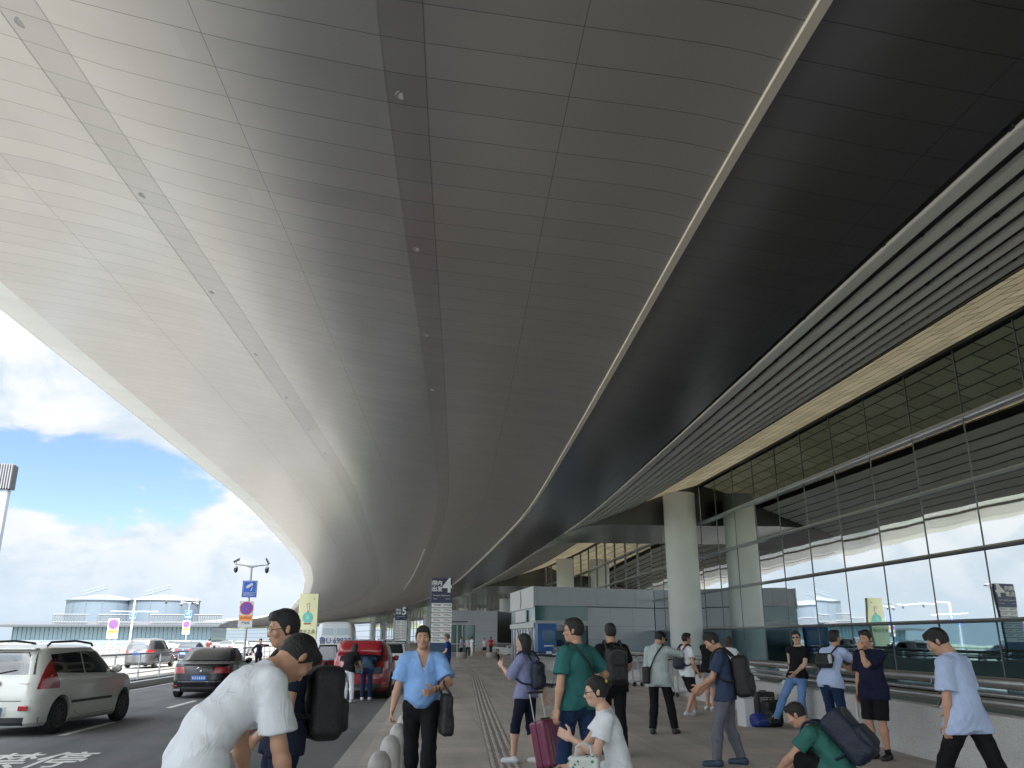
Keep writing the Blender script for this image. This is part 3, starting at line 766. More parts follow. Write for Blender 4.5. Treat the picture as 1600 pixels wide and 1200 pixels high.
def security_camera(e, x, z, s, tilt):
    MB().tube([(x, 0, z), (x, 0, z-.16)], .012*s, 6).build('bracket', M_pole, e)
    MB().lathe([(.02, -.52), (.09, -.46), (.12, -.36), (.12, -.22), (.10, -.18)], (x, 0, z), 14).build('dome_camera', M_dark, e, 50)
    MB().lathe([(.125, -.22), (.13, -.16), (.05, -.10)], (x, 0, z), 14).build('housing', M_swh, e, 50)
    MB().tube([(x, 0, z), (x, 0, z+.16)], .012, 6).build('bracket', M_pole, e)
    MB().box((x, 0, z+.22), (.40, .15, .13), ry=tilt).build('bullet_camera', mat('camera_grey', (.10, .11, .12), .4), e, bevel=.02)
    MB().box((x, 0, z+.30), (.46, .18, .02), ry=tilt).build('sun_hood', M_swh, e)
def camera_post(x, t, H, rz, label, base=0):
    X, Y, _ = at_t(x, 1000, t)
    e = empty('camera_post', (X, Y, base), rz, label, 'camera post', 'camera posts between the roads')
    MB().lathe([(.075, 0), (.07, 2.5), (.06, H)], (0, 0, 0), 14).build('pole', M_pole, e, 50)
    MB().lathe([(.16, 0), (.16, .03), (.1, .04), (.08, .25)], (0, 0, 0), 14).build('base', M_pole, e, 40)
    MB().tube([(-1.02, 0, H+.14), (-.35, 0, H+.05), (0, 0, H-.02), (.35, 0, H+.05), (1.02, 0, H+.14)], [.03, .04, .075, .04, .03], 8).build('cross_arm', M_pole, e, 50)
    security_camera(e, -.92, H+.12, 1, -R(30)); security_camera(e, .92, H+.12, 1, R(60))
    cctv_sign(e, H-1.35, .95); nopark_sign(e, H-2.85, 1.0)
    return e
camera_post(383, 54, 5.75, R(8), 'nearest tall post with two cameras, a blue camera sign and a no parking sign', .1)
camera_post(290, 108, 6.0, R(6), 'farther camera post with blue sign in front of the second tank', -.3)
X, Y, _ = at_t(203, 1000, 100)
e = empty('gantry_post', (X, Y, -.3), R(4), 'slim post with a long camera arm to one side and a blue sign', 'camera post')
MB().lathe([(.12, 0), (.09, 6.2)], (0, 0, 0), 12).build('pole', M_swh, e, 50)
MB().tube([(0, 0, 6.1), (6.6, .3, 6.05)], .06, 8).build('arm', M_swh, e); MB().tube([(-2.4, 0, 4.75), (2.6, 0, 4.75)], .05, 8).build('arm', M_swh, e)
cctv_sign(e, 4.3, .8)
for x in (3.3, 6.1): MB().lathe([(.02, -.4), (.11, -.3), (.11, -.12), (.04, 0)], (x, .1, 6.0), 10).build('dome_camera', M_dark, e, 50)
X, Y, _ = at_t(176, 1000, 84)
e = empty('no_parking_post', (X, Y, -.3), R(4), 'no parking sign with orange plate on two thin poles left of the gantry post', 'sign')
for sx in (-.3, .2): MB().lathe([(.035, 0), (.035, 3.3)], (sx, 0, 0), 8).build('pole', M_swh, e)
nopark_sign(e, 2.75, 1.15)

# light masts
def mast(X, Y, H, label):
    e = empty('light_mast', (X, Y, -.5), 0, label, 'light mast', 'light masts beyond the roads')
    MB().lathe([(.30, 0), (.2, H*.6), (.16, H)], (0, 0, 0), 14).build('pole', M_swh, e, 50)
    MB().lathe([(.2, -1.0), (.7, -.2), (1.3, .0), (1.3, .15), (.3, .2)], (0, 0, H), 20).build('lamp_head', M_swh, e, 50)
    for i in range(8):
        g = i*PI/4; MB().box((1.05*math.cos(g), 1.05*math.sin(g), H-.15), (.4, .3, .14), rz=g).build('lamp', M_dark, e)
mast(-66, 139, 11, 'tall mast with a flared lamp crown, mirrored in the terminal glass')
mast(-70, 118, 11, 'second tall mast with a flared lamp crown farther back')
X, Y, _ = at_t(-6, 780, 45)
e = empty('louvred_tower', (X, Y, -.3), R(6), 'pale tower with a dark ribbed head at the edge of the photo', 'tower')
MB().box((0, 0, 4.6), (1.1, .5, 9.2)).build('shaft', mat('tower_grey', (.27, .30, .34), .5), e, bevel=.05)
MB().box((0, 0, 9.85), (1.35, .7, 1.25)).build('head', M_dark, e, bevel=.03)
for i in range(11): MB().box((-.6+i*.12, -.37, 9.85), (.045, .06, 1.3)).build('rib', mat('rib_grey', (.16, .16, .18), .5), e)

# ------------------------------------------------------------------ pier building and tanks far off
M_pier = mat('pier_cladding', (.13, .155, .18), .5); M_proof = mat('pier_roof', (.05, .056, .065), .5)
M_pgl = mat('pier_glass', (.09, .16, .19), .1, spec=.8)
T = 230.0
x0 = at_t(12, 1000, T)[0]; x1 = at_t(330, 1000, T)[0]
e = empty('pier_building', (x0, T, -8), 0, 'long low pier building with a glass band below the two tanks', 'building')
Lp = x1-x0
MB().box((Lp/2, 10, 4.6), (Lp, 20, 9.2)).build('wall', M_pier, e)
mb = MB(); mb.loop([[(x, -1.5, 12.4), (x, -1.5, 12.9), (x, 10, 14.0), (x, 22, 13.2), (x, 22, 12.4)] for x in (-4, Lp+2)]); mb.build('roof', M_proof, e)
MB().box((Lp/2, 10, 10.8), (Lp-1, 18.5, 3.4)).build('glass_band', M_pgl, e)
for i in range(46): MB().box((Lp*(i+.5)/46, .66, 10.8), (.18, .2, 3.4)).build('mullion', M_pier, e)
for s0, s1 in ((.20, .36), (.42, .60), (.68, .84), (.9, 1.04)):
    mb = MB(); a, b = s0*Lp, s1*Lp; n = 12
    for z in (13.5, 15.4):
        for y in (0, 2): mb.tube([(a, y, z), (b, y, z)], .14, 4)
    for i in range(n+1):
        x = a+(b-a)*i/n; mb.tube([(x, 0, 13.5), (x, 0, 15.4)], .1, 4)
        if i < n: mb.tube([(x, 0, 13.5), (x+(b-a)/n, 0, 15.4)], .08, 4)
    mb.build('roof_truss', mat('truss_grey', (.11, .12, .13), .5), e)
M_tank = mat('hazed_tank_shell', (.085, .112, .14), .5, var=.03, vs=.2); M_tseam = mat('tank_seam', (.08, .10, .12), .5)  # bluish tank colour stands in for distance haze
for (xc, wpx, lab) in ((161, 84, 'storage tank coloured blue grey for haze, the left and slightly larger of the pair'), (258, 86, 'storage tank coloured blue grey for haze, behind the gantry, right one of the pair')):
    T = 268.0; X, Y, zt = at_t(xc, 940, T); r = wpx/1300*T*1.1/2*1.02
    e = empty('storage_tank', (X, T, -8), 0, lab, 'tank', 'storage tanks beyond the pier')
    H = zt+8
    MB().lathe([(r, 0), (r, H), (r+.3, H+.05), (r+.3, H+.3)], (0, 0, 0), 64).build('shell', M_tank, e, 40)
    MB().lathe([(r, H+.25), (r*.6, H+1.3), (r*.2, H+1.9), (.1, H+2.0)], (0, 0, 0), 48).build('roof', mat('tank_roof', (.12, .14, .16), .5), e, 60)
    for k in range(14):
        g = 2*PI*k/14+.1; MB().box(((r+.03)*math.cos(g), (r+.03)*math.sin(g), H/2), (.12, .3, H), rz=g).build('seam', M_tseam, e)
    mb = MB()
    for dy in (-.8, .8):
        mb.tube([(-4, -r*.6+dy, H+1.6), (2.6, -r*.6+dy, H+3.6)], .12, 4); mb.tube([(-4, -r*.6+dy, H+2.5), (2.6, -r*.6+dy, H+4.4)], .08, 4)
        for k in range(6): mb.tube([(-4+k*1.3, -r*.6+dy, H+1.1), (-4+k*1.3, -r*.6+dy, H+2.4+k*.4)], .06, 4)
    mb.build('roof_stair', M_pier, e)
# ------------------------------------------------------------------ vehicles
M_gl = mat('car_glass', (.012, .016, .02), .04, spec=.9, coat=.5)
M_tyre = mat('tyre', (.02, .02, .021), .8); M_rim = mat('rim', (.35, .35, .36), .3, .9); M_rimd = mat('dark_rim', (.05, .05, .055), .35, .6)
M_tl = mat('tail_light', (.33, .012, .018), .15, coat=1); M_tlw = mat('lamp_clear', (.55, .5, .48), .15, coat=1); M_hl = mat('head_light', (.6, .62, .65), .1, coat=1)
M_bump = mat('black_plastic', (.03, .03, .032), .55); M_plate = mat('plate_blue', (.04, .16, .50), .4); M_chr = mat('chrome', (.6, .6, .62), .12, 1)
def wheel(parent, x, y, r, w, side, rim=M_rim, spokes=8):
    Mx = Matrix.Translation((x, y, r)) @ Matrix.Rotation(PI/2*side, 4, 'Y')
    t = MB().lathe([(r*.62, -w/2), (r*.9, -w/2), (r*.98, -w/2+.02), (r, -w/4), (r, w/4), (r*.98, w/2-.02), (r*.9, w/2), (r*.62, w/2)], (0, 0, 0), 32, Mx).build('wheel', M_tyre, parent, 40)
    mb = MB(); mb.lathe([(r*.66, w/2-.03), (r*.68, w/2+.004), (r*.60, w/2+.004), (r*.58, w/2-.05), (.01, w/2-.06)], (0, 0, 0), 32, Mx)
    for k in range(spokes):
        g = 2*PI*k/spokes
        q = MB().box((r*.34, 0, w/2-.012), (r*.56, .045+.02*(spokes < 8), .025)); Mk = Mx @ Matrix.Rotation(g, 4, 'Z')
        mb.add([Mk @ Vector(v) for v in q.v], q.f)
    mb.lathe([(.06, w/2-.02), (.05, w/2+.01), (.01, w/2+.012)], (0, 0, 0), 16, Mx)
    mb.build('rim', rim, t, 40)
class Car:
    """body lofted from plan outlines at rising heights; keys: (z, y_rear, y_front, half width)"""
    def __init__(s, keys, n_rear=5, n_front=3.4, sm_=True):
        s.k = keys; s.nr = n_rear; s.nf = n_front
    def at(s, z):
        k = s.k
        if z <= k[0][0]: return k[0][1:]
        for p, q in zip(k, k[1:]):
            if z <= q[0]:
                f = (z-p[0])/max(1e-6, q[0]-p[0]); return tuple(p[i]+(q[i]-p[i])*f for i in (1, 2, 3))
        return k[-1][1:]
    def ring(s, z, n=72):
        yr, yf, w = s.at(z); cy = (yr+yf)/2; l = (yf-yr)/2; out = []
        for i in range(n):
            g = 2*PI*i/n; c, d = math.cos(g), math.sin(g); e = s.nf if d > 0 else s.nr
            # blend of exponents keeps the sides straight
            x = w*math.copysign(abs(c)**(2/e), c); y = cy+l*math.copysign(abs(d)**(2/e), d); out.append((x, y, z))
        return out
    def side(s, y, z):
        yr, yf, w = s.at(z); cy = (yr+yf)/2; l = (yf-yr)/2; q = min(.999, abs((y-cy)/l)); e = s.nf if y > cy else s.nr
        return w*(1-q**e)**(1/e)
    def rear(s, x, z):
        yr, yf, w = s.at(z); cy = (yr+yf)/2; l = (yf-yr)/2; q = min(.995, abs(x/w)); return cy-l*(1-q**s.nr)**(1/s.nr)
    def front(s, x, z):
        yr, yf, w = s.at(z); cy = (yr+yf)/2; l = (yf-yr)/2; q = min(.995, abs(x/w)); return cy+l*(1-q**s.nf)**(1/s.nf)
    def body(s, m, parent, wheels, r):
        zs = []
        for p, q in zip(s.k, s.k[1:]):
            n = max(1, int((q[0]-p[0])/.05)); zs += [p[0]+(q[0]-p[0])*i/n for i in range(n)]
        zs.append(s.k[-1][0])
        mb = MB(); mb.loop([s.ring(z) for z in zs]); o = mb.build('body', m, parent, 28)
        cut = MB()
        for (y, rr) in wheels:
            for sx in (-1, 1):
                cut.lathe([(rr, -.22), (rr, .22)], (0, 0, 0), 32, Matrix.Translation((sx*(s.k[2][3]-.06), y, r+.02)) @ Matrix.Rotation(PI/2, 4, 'Y'))
        c = cut.build('cutter', M_bump)
        b = o.modifiers.new('arches', 'BOOLEAN'); b.operation = 'DIFFERENCE'; b.object = c; b.solver = 'EXACT'
        bpy.context.view_layer.update()
        me = bpy.data.meshes.new_from_object(o.evaluated_get(bpy.context.evaluated_depsgraph_get()))
        if len(me.polygons) > 100: o.modifiers.clear(); o.data = me; me.set_sharp_from_angle(angle=R(28))
        else: o.modifiers.clear()
        bpy.data.objects.remove(c)
        # dark inner arches
        for (y, rr) in wheels: MB().box((0, y, r+.06), (s.k[2][3]*2-.5, rr*1.9, rr*1.3)).build('wheel_well', M_black, parent)
        return o
    def patch(s, kind, q, m, name, parent, off=.006, n=8, sgn=1, th=0):
        "q: four corners (u, z); u is y for a side patch, x for a rear or front one"
        rows = []
        for i in range(n+1):
            r = []
            for j in range(n+1):
                a, b = i/n, j/n
                u = (q[0][0]*(1-a)+q[1][0]*a)*(1-b)+(q[3][0]*(1-a)+q[2][0]*a)*b
                z = (q[0][1]*(1-a)+q[1][1]*a)*(1-b)+(q[3][1]*(1-a)+q[2][1]*a)*b
                if kind == 'side': r.append((sgn*(s.side(u, z)+off), u, z))
                elif kind == 'rear': r.append((u, s.rear(u, z)-off, z))
                else: r.append((u, s.front(u, z)+off, z))
            rows.append(r)
        mb = MB(); mb.sweep(rows); o = mb.build(name, m, parent, 60)
        if th:
            so_ = o.modifiers.new('thickness', 'SOLIDIFY'); so_.thickness = th; so_.offset = 0
        return o
    def seam(s, pts, parent, sgn=1, w=.008, m=None):
        P = [(sgn*(s.side(y, z)+.001), y, z) for y, z in pts]
        return MB().tube(P, w/2, 5).build('panel_gap', m or M_black, parent)
def common(c, e, L, W, r, yw, paint, rimm=M_rim, spokes=8):
    for y in yw:
        for sx in (-1, 1): wheel(e, sx*(W/2-.13), y, r, .21, sx, rimm, spokes)
def mirror(c, e, y, z, m, W):
    for sx in (-1, 1):
        MB().ball((sx*(c.side(y, z)+.13), y, z+.02), .1, 8, (1.15, .6, .85)).build('wing_mirror', m, e, 180)
        MB().box((sx*(c.side(y, z)+.04), y, z-.02), (.12, .05, .04)).build('mirror_arm', m, e)
def plate(c, e, z, w=.44, h=.14, m=M_plate, x=0):
    p = MB().box((x, c.rear(x, z)-.02, z), (w, .02, h)).build('number_plate', m, e, bevel=.004)
    for i in range(6): MB().box((x-w*.36+i*w*.145, c.rear(x, z)-.032, z), (.03, .004, h*.5)).build('plate_character', mat('plate_white', (.55, .6, .65), .5), p)

def boxy_crossover(label):
    e = empty('parked_car', (0, 0, 0), 0, label, 'car')
    P = mat('cream_paint', (.56, .57, .53), .28, .0, coat=1, var=.03, vs=1)
    L, W = 4.10, .89
    c = Car([(.17, -1.98, 1.95, .80), (.24, -2.04, 2.0, .865), (.42, -2.06, 2.05, .89), (.70, -2.05, 2.04, .893), (.84, -2.02, 2.0, .89), (.93, -2.0, 1.90, .885), (.99, -1.98, 1.68, .88), (1.04, -1.97, 1.12, .865), (1.12, -1.95, .97, .84), (1.30, -1.91, .72, .79), (1.46, -1.86, .45, .74), (1.54, -1.78, .25, .70), (1.585, -1.6, .0, .60), (1.60, -1.3, -.2, .40)], 6.5, 4.2)
    yw = (-1.27, 1.28); c.body(P, e, [(y, .355) for y in yw], .32)
    common(c, e, L, 1.78, .32, yw, P, M_rimd, 10)
    c.patch('rear', [(-.66, 1.08), (.66, 1.08), (.60, 1.47), (-.60, 1.47)], M_gl, 'rear_window', e)
    MB().box((0, c.rear(0, 1.5)-.03, 1.53), (1.2, .16, .03)).build('roof_spoiler', P, e, bevel=.01)
    for sg in (-1, 1):
        c.patch('side', [(-1.55, 1.10), (-.55, 1.06), (-.62, 1.47), (-1.62, 1.43)], M_gl, 'side_window', e, sgn=sg)
        c.patch('side', [(-.50, 1.06), (.86, 1.02), (.36, 1.45), (-.57, 1.47)], M_gl, 'side_window', e, sgn=sg)
        for pts in ([(-1.12, 1.05), (-1.0, .62), (-.75, .34), (-.55, .27)], [(-.52, .27), (-.52, 1.05)], [(-.52, .27), (.82, .27)], [(.80, .27), (.95, .55), (.93, 1.0)]): c.seam(pts, e, sg)
        for y in (-.92, .0): MB().box((sg*(c.side(y, .9)+.02), y, .90), (.03, .17, .035)).build('door_handle', P, e, bevel=.01)
        c.patch('side', [(-.95, .52), (.65, .52), (.65, .57), (-.95, .57)], M_bump, 'side_moulding', e, .012, sgn=sg)
        c.patch('side', [(-.0, 0.19), (.0, .0), (.0, .0), (.0, .0)], M_bump, 'sill', e, sgn=sg) if 0 else None
        # tail light: rises along the corner
        rows = []
        for z in lin(.82, 1.36, 8):
            f = (z-.82)/.54; r = []
            for k in range(7):
                x = .885-(.15-.05*f)*(1-k/6)-.06*f*(z-.82)
                x = min(x, c.at(z)[2]*.985); r.append((sg*(x+.004), c.rear(x, z)-.012, z))
            rows.append(r)
        mb = MB(); mb.sweep(rows); mb.build('tail_light', M_tl, e, 60)
        MB().box((sg*.60, c.rear(.6, .52)-.02, .50), (.17, .03, .09), rz=sg*R(6)).build('rear_reflector', M_tl, e, bevel=.01)
        MB().tube([(sg*.60, -1.55, 1.585), (sg*.61, -1.45, 1.65), (sg*.62, -.6, 1.67), (sg*.6, .05, 1.62), (sg*.6, .12, 1.57)], .022, 8).build('roof_rail', M_bump, e, 60)
    c.patch('rear', [(-.78, .20), (.78, .20), (.80, .34), (-.80, .34)], M_bump, 'rear_bumper', e, .014)
    c.patch('rear', [(-.70, .615), (.70, .615), (.70, .628), (-.70, .628)], M_black, 'panel_gap', e, .003)
    c.patch('rear', [(-.30, .36), (.30, .36), (.30, .52), (-.30, .52)], mat('cream_recess_shade', (.40, .41, .38), .4), 'plate_recess', e, .004)  # recess shade put into a darker cream on a flat patch
    plate(c, e, .44)
    MB().tube([(.10*math.cos(g), c.rear(0, .90)-.018, .92+.05*math.sin(g)) for g in lin(0, 2*PI, 20)][:-1], .011, 6, True).build('badge', M_chr, e)
    for x in (-.55, .52): MB().box((x, c.rear(x, .93)-.008, .93), (.16, .012, .025)).build('badge_letters', M_chr, e)
    MB().tube([(0, c.rear(0, 1.1)-.03, 1.1), (.32, c.rear(0, 1.16)-.03, 1.16)], .008, 6).build('wiper', M_bump, e)
    mirror(c, e, .78, 1.08, P, 1.78)
    return e
def saloon(label, paint, L=4.85, nm='saloon'):
    e = empty('parked_car', (0, 0, 0), 0, label, 'car'); h = L/2; W = .915
    c = Car([(.20, -h+.10, h-.12, .83), (.28, -h+.02, h-.03, .90), (.50, -h, h, .915), (.72, -h+.01, h-.01, .918), (.86, -h+.02, h-.10, .91), (.93, -h+.04, h-.45, .90), (.985, -h+.10, h-1.05, .885), (1.03, -h+.42, h-1.35, .86), (1.05, -h+.60, h-1.42, .83), (1.20, -h+.85, h-1.72, .77), (1.35, -h+1.20, h-2.05, .70), (1.43, -h+1.55, h-2.4, .62), (1.455, -h+1.9, h-2.7, .45)], 4.6, 3.0)
    yw = (-h+1.02, h-.95); c.body(paint, e, [(y, .36) for y in yw], .33); common(c, e, L, 1.83, .33, yw, paint)
    # rear window lies on the sloping back
    rows = []
    for z in lin(1.07, 1.39, 6):
        hw = c.at(z)[2]*.86; rows.append([(x, c.rear(x, z)-.004, z+.008) for x in lin(-hw, hw, 10)])
    mb = MB(); mb.sweep(rows); mb.build('rear_window', M_gl, e, 60)
    rows = []
    for z in lin(1.08, 1.38, 6):
        hw = c.at(z)[2]*.86; rows.append([(x, c.front(x, z)+.004, z+.008) for x in lin(-hw, hw, 10)])
    mb = MB(); mb.sweep(rows); mb.build('windscreen', M_gl, e, 60)
    for sg in (-1, 1):
        c.patch('side', [(-h+1.15, 1.07), (-.12, 1.05), (-.15, 1.38), (-h+1.55, 1.35)], M_gl, 'side_window', e, sgn=sg)
        c.patch('side', [(-.06, 1.05), (h-1.62, 1.05), (h-2.15, 1.33), (-.10, 1.38)], M_gl, 'side_window', e, sgn=sg)
        for pts in ([(-h+1.5, 1.0), (-h+1.55, .7), (-h+1.35, .35)], [(-.1, .3), (-.1, 1.02)], [(h-1.35, .3), (h-1.35, .98)], [(-h+1.35, .3), (h-1.35, .3)]): c.seam(pts, e, sg)
        rows = []
        for z in lin(.72, .90, 4):
            rows.append([(sg*x, c.rear(x, z)-.01, z) for x in lin(.42+(z-.72)*.2, .89, 9)])
        mb = MB(); mb.sweep(rows); mb.build('tail_light', M_tl, e, 60)
        MB().box((sg*.66, c.rear(.66, .40)-.012, .37), (.22, .03, .04)).build('rear_reflector', M_tl, e)
        MB().box((sg*.62, c.rear(.62, .3)-.0, .25), (.2, .1, .06)).build('exhaust', M_chr, e, bevel=.01)
        for y in (-.75, .45): MB().box((sg*(c.side(y, .86)+.015), y, .87), (.025, .18, .03)).build('door_handle', M_chr, e)
    c.patch('rear', [(-.80, .47), (.80, .47), (.80, .50), (-.80, .50)], M_chr, 'chrome_strip', e, .012)
    c.patch('rear', [(-.78, .22), (.78, .22), (.8, .33), (-.8, .33)], M_bump, 'rear_bumper', e, .012)
    c.patch('rear', [(-.36, .52), (.36, .52), (.36, .66), (-.36, .66)], M_bump, 'plate_recess', e, .006)
    c.patch('rear', [(-.85, .675), (.85, .675), (.85, .685), (-.85, .685)], M_black, 'panel_gap', e, .004)
    plate(c, e, .59)
    MB().tube([(.075*math.cos(g), c.rear(0, .84)-.014, .83+.06*math.sin(g)) for g in lin(0, 2*PI, 16)][:-1], .010, 6, True).build('badge', M_chr, e)
    mirror(c, e, h-1.6, 1.0, paint, 1.83)
    MB().box((0, -h+1.75, 1.47), (.04, .16, .05)).build('roof_fin', paint, e)
    return e
def suv(label, paint, L=4.6, H=1.66, W=.92, hatch=False, van=False, glass_top=True):
    e = empty('parked_car', (0, 0, 0), 0, label, 'car'); h = L/2
    c = Car([(.22, -h+.08, h-.1, .84), (.32, -h+.01, h-.02, .905), (.60, -h, h, W), (.85, -h+.03, h-.03, W), (.98, -h+.06, h-.22, .905), (1.06, -h+.09, h-.9, .885), (1.12, -h+.13, h-1.15, .865), (1.32, -h+.24, h-1.5, .80), (1.50, -h+.36, h-1.82, .74), (H-.06, -h+.5, h-2.1, .68), (H-.01, -h+.75, h-2.4, .55), (H, -h+1.0, h-2.6, .35)], 4.8, 3.2)
    yw = (-h+.88, h-.92); c.body(paint, e, [(y, .385) for y in yw], .35); common(c, e, L, W*2, .35, yw, paint)
    if not hatch:
        c.patch('rear', [(-.68, 1.13), (.68, 1.13), (.58, 1.49), (-.58, 1.49)], M_gl, 'rear_window', e)
        MB().box((0, c.rear(0, 1.52)-.05, 1.56), (1.15, .22, .03)).build('roof_spoiler', paint, e, bevel=.01)
        plate(c, e, .80 if L > 4.3 else .7)
        c.patch('rear', [(-.45, .92), (.45, .92), (.45, .955), (-.45, .955)], M_chr, 'chrome_strip', e, .01)
    for sg in (-1, 1):
        c.patch('side', [(-h+.75, 1.13), (-.32, 1.11), (-.38, 1.52), (-h+1.0, 1.47)], M_gl, 'side_window', e, sgn=sg)
        c.patch('side', [(-.26, 1.11), (h-1.4, 1.10), (h-1.95, 1.48), (-.32, 1.52)], M_gl, 'side_window', e, sgn=sg)
        for pts in ([(-.3, .35), (-.3, 1.08)], [(h-1.25, .35), (h-1.2, 1.0)], [(-h+1.35, .35), (h-1.25, .35)], [(-h+1.2, 1.08), (-h+1.35, .7)]): c.seam(pts, e, sg)
        rows = []
        for z in lin(.88, 1.06, 5):
            rows.append([(sg*x, c.rear(x, z)-.012, z) for x in lin(.50, .88, 8)])
        mb = MB(); mb.sweep(rows); mb.build('tail_light', M_tl, e, 60)
        MB().box((sg*.68, c.rear(.68, .45)-.01, .44), (.2, .03, .06)).build('rear_reflector', M_tl, e)
        MB().tube([(sg*.60, -h+.9, H-.04), (sg*.61, -h+1.0, H+.03), (sg*.6, .1, H+.035), (sg*.58, .2, H-.06)], .018, 6).build('roof_rail', M_bump, e, 60)
    c.patch('rear', [(-.80, .24), (.80, .24), (.82, .44), (-.82, .44)], M_bump, 'rear_bumper', e, .014)
    c.patch('rear', [(-.4, .26), (.4, .26), (.4, .33), (-.4, .33)], M_alu, 'skid_plate', e, .02)
    mirror(c, e, h-1.55, 1.08, paint, W*2)
    if hatch:
        c.patch('rear', [(-.66, .72), (.66, .72), (.60, 1.47), (-.60, 1.47)], mat('boot_interior', (.012, .012, .014), .8), 'boot_opening', e, .012)
        c.patch('rear', [(-.62, .74), (.62, .74), (.6, .9), (-.6, .9)], mat('boot_load', (.06, .10, .16), .6), 'boot_load', e, .03)
        # raised tailgate
        y0, z0 = -h+.42, H-.05; t_ = empty('t', (0, 0, 0)); bpy.data.objects.remove(t_)
        pts = [(0, 0), (-.30, .10), (-.62, .08), (-.80, -.10), (-.86, -.30)]
        rows = [[(x, y0+p, z0+q-abs(x)**3*.1) for p, q in pts] for x in lin(-.62, .62, 8)]
        mb = MB(); mb.sweep(rows); g = mb.build('tailgate', paint, e, 50); s_ = g.modifiers.new('t', 'SOLIDIFY'); s_.thickness = .06
        MB().box((0, y0-.42, z0+.03), (.95, .42, .02), rx=-R(4)).build('tailgate_window', M_gl, g)
        MB().box((0, y0-.80, z0-.24), (.44, .03, .12)).build('number_plate', M_plate, g)
        for sg in (-1, 1): MB().tube([(sg*.56, y0-.5, z0+.02), (sg*.60, y0+.1, z0-.38)], .015, 6).build('gas_strut', M_dark, e)
        # open rear door on the road side
        d = empty('x', (0, 0, 0)); bpy.data.objects.remove(d)
        M_ = Matrix.Translation((-W+.02, .05, 0)) @ Matrix.Rotation(-R(38), 4, 'Z')
        q = MB().box((0, -.5, .70), (.09, 1.0, .72)); w2 = MB()
        dr = MB(); dr.add([M_ @ Vector(v) for v in q.v], q.f); dr = dr.build('door', paint, e, bevel=.03)
        w2.tube([M_ @ Vector(p) for p in ((0, 0, 1.05), (0, -.12, 1.5), (0, -.85, 1.5), (0, -1.0, 1.05))], .03, 6); w2.build('window_frame', M_bump, dr)
        q = MB().box((.0, -.5, 1.27), (.012, .78, .42)); w3 = MB(); w3.add([M_ @ Vector(v) for v in q.v], q.f); w3.build('door_window', mat('clear_glass', (.3, .33, .33), .05, spec=.8, alpha=.35), dr)
    return e
def white_van(label):
    e = empty('parked_van', (0, 0, 0), 0, label, 'van'); P = mat('van_white', (.60, .63, .66), .35, coat=.6)
    c = Car([(.28, -2.7, 2.6, .88), (.40, -2.75, 2.7, .96), (.9, -2.75, 2.68, .985), (1.2, -2.74, 2.45, .98), (1.4, -2.73, 1.9, .96), (1.9, -2.70, 1.4, .92), (2.25, -2.66, 1.1, .87), (2.42, -2.6, .9, .80), (2.5, -2.4, .6, .6)], 9, 4)
    yw = (-1.7, 1.7); c.body(P, e, [(y, .38) for y in yw], .34); common(c, e, 5.4, 1.94, .34, yw, P)
    for sg in (-1, 1):
        c.patch('rear', [(sg*.06, 1.86), (sg*.66, 1.86), (sg*.62, 2.2), (sg*.06, 2.2)], mat('van_pane', (.42, .50, .56), .25), 'rear_window', e, .008)
        c.patch('rear', [(sg*.80, .95), (sg*.92, .95), (sg*.89, 1.35), (sg*.80, 1.35)], M_tl, 'tail_light', e, .01)
        c.patch('side', [(1.0, 1.4), (1.8, 1.4), (1.45, 1.9), (1.0, 1.9)], M_gl, 'side_window', e, sgn=sg)
    c.patch('rear', [(-.006, .5), (.006, .5), (.006, 2.3), (-.006, 2.3)], M_black, 'panel_gap', e, .004)
    c.patch('rear', [(-.9, .32), (.9, .32), (.9, .5), (-.9, .5)], M_bump, 'rear_bumper', e, .02)
    text('鲁U·69837', .36, mat('van_lettering', (.04, .09, .22), .5), e, (0, c.rear(0, 1.4)-.016, 1.60), sx=.95, bold=.004)
    plate(c, e, .68); mirror(c, e, 1.75, 1.45, M_bump, 2)
    return e
def minivan(label, paint):
    e = empty('parked_car', (0, 0, 0), 0, label, 'car'); h = 2.45
    c = Car([(.2, -h+.05, h-.1, .85), (.3, -h, h, .91), (.7, -h+.02, h, .92), (.95, -h+.06, h-.15, .91), (1.03, -h+.08, h-.7, .89), (1.10, -h+.11, h-.95, .87), (1.4, -h+.24, h-1.45, .80), (1.60, -h+.38, h-1.8, .74), (1.70, -h+.6, h-2.2, .62), (1.73, -h+.9, h-2.5, .4)], 5, 3)
    yw = (-h+.95, h-.95); c.body(paint, e, [(y, .37) for y in yw], .33); common(c, e, 4.9, 1.84, .33, yw, paint)
    c.patch('rear', [(-.72, 1.10), (.72, 1.10), (.64, 1.55), (-.64, 1.55)], M_gl, 'rear_window', e)
    for sg in (-1, 1):
        c.patch('side', [(-h+.55, 1.1), (.05, 1.08), (0, 1.58), (-h+.8, 1.55)], M_gl, 'side_window', e, sgn=sg)
        c.patch('side', [(.1, 1.08), (h-1.15, 1.07), (h-1.75, 1.55), (.05, 1.58)], M_gl, 'side_window', e, sgn=sg)
        rows = [[(sg*x, c.rear(x, z)-.012, z) for x in lin(.58, .89, 8)] for z in lin(.86, 1.05, 4)]
        mb = MB(); mb.sweep(rows); mb.build('tail_light', M_tl, e, 60)
        for pts in ([(.07, .35), (.07, 1.05)], [(h-1.1, .35), (h-1.1, 1.0)], [(-1.1, .7), (-1.1, 1.05)]): c.seam(pts, e, sg)
    c.patch('rear', [(-.5, .93), (.5, .93), (.5, .96), (-.5, .96)], M_chr, 'chrome_strip', e, .01)
    c.patch('rear', [(-.8, .22), (.8, .22), (.82, .36), (-.82, .36)], M_bump, 'rear_bumper', e, .012)
    plate(c, e, .82); mirror(c, e, h-1.3, 1.08, paint, 1.84)
    return e
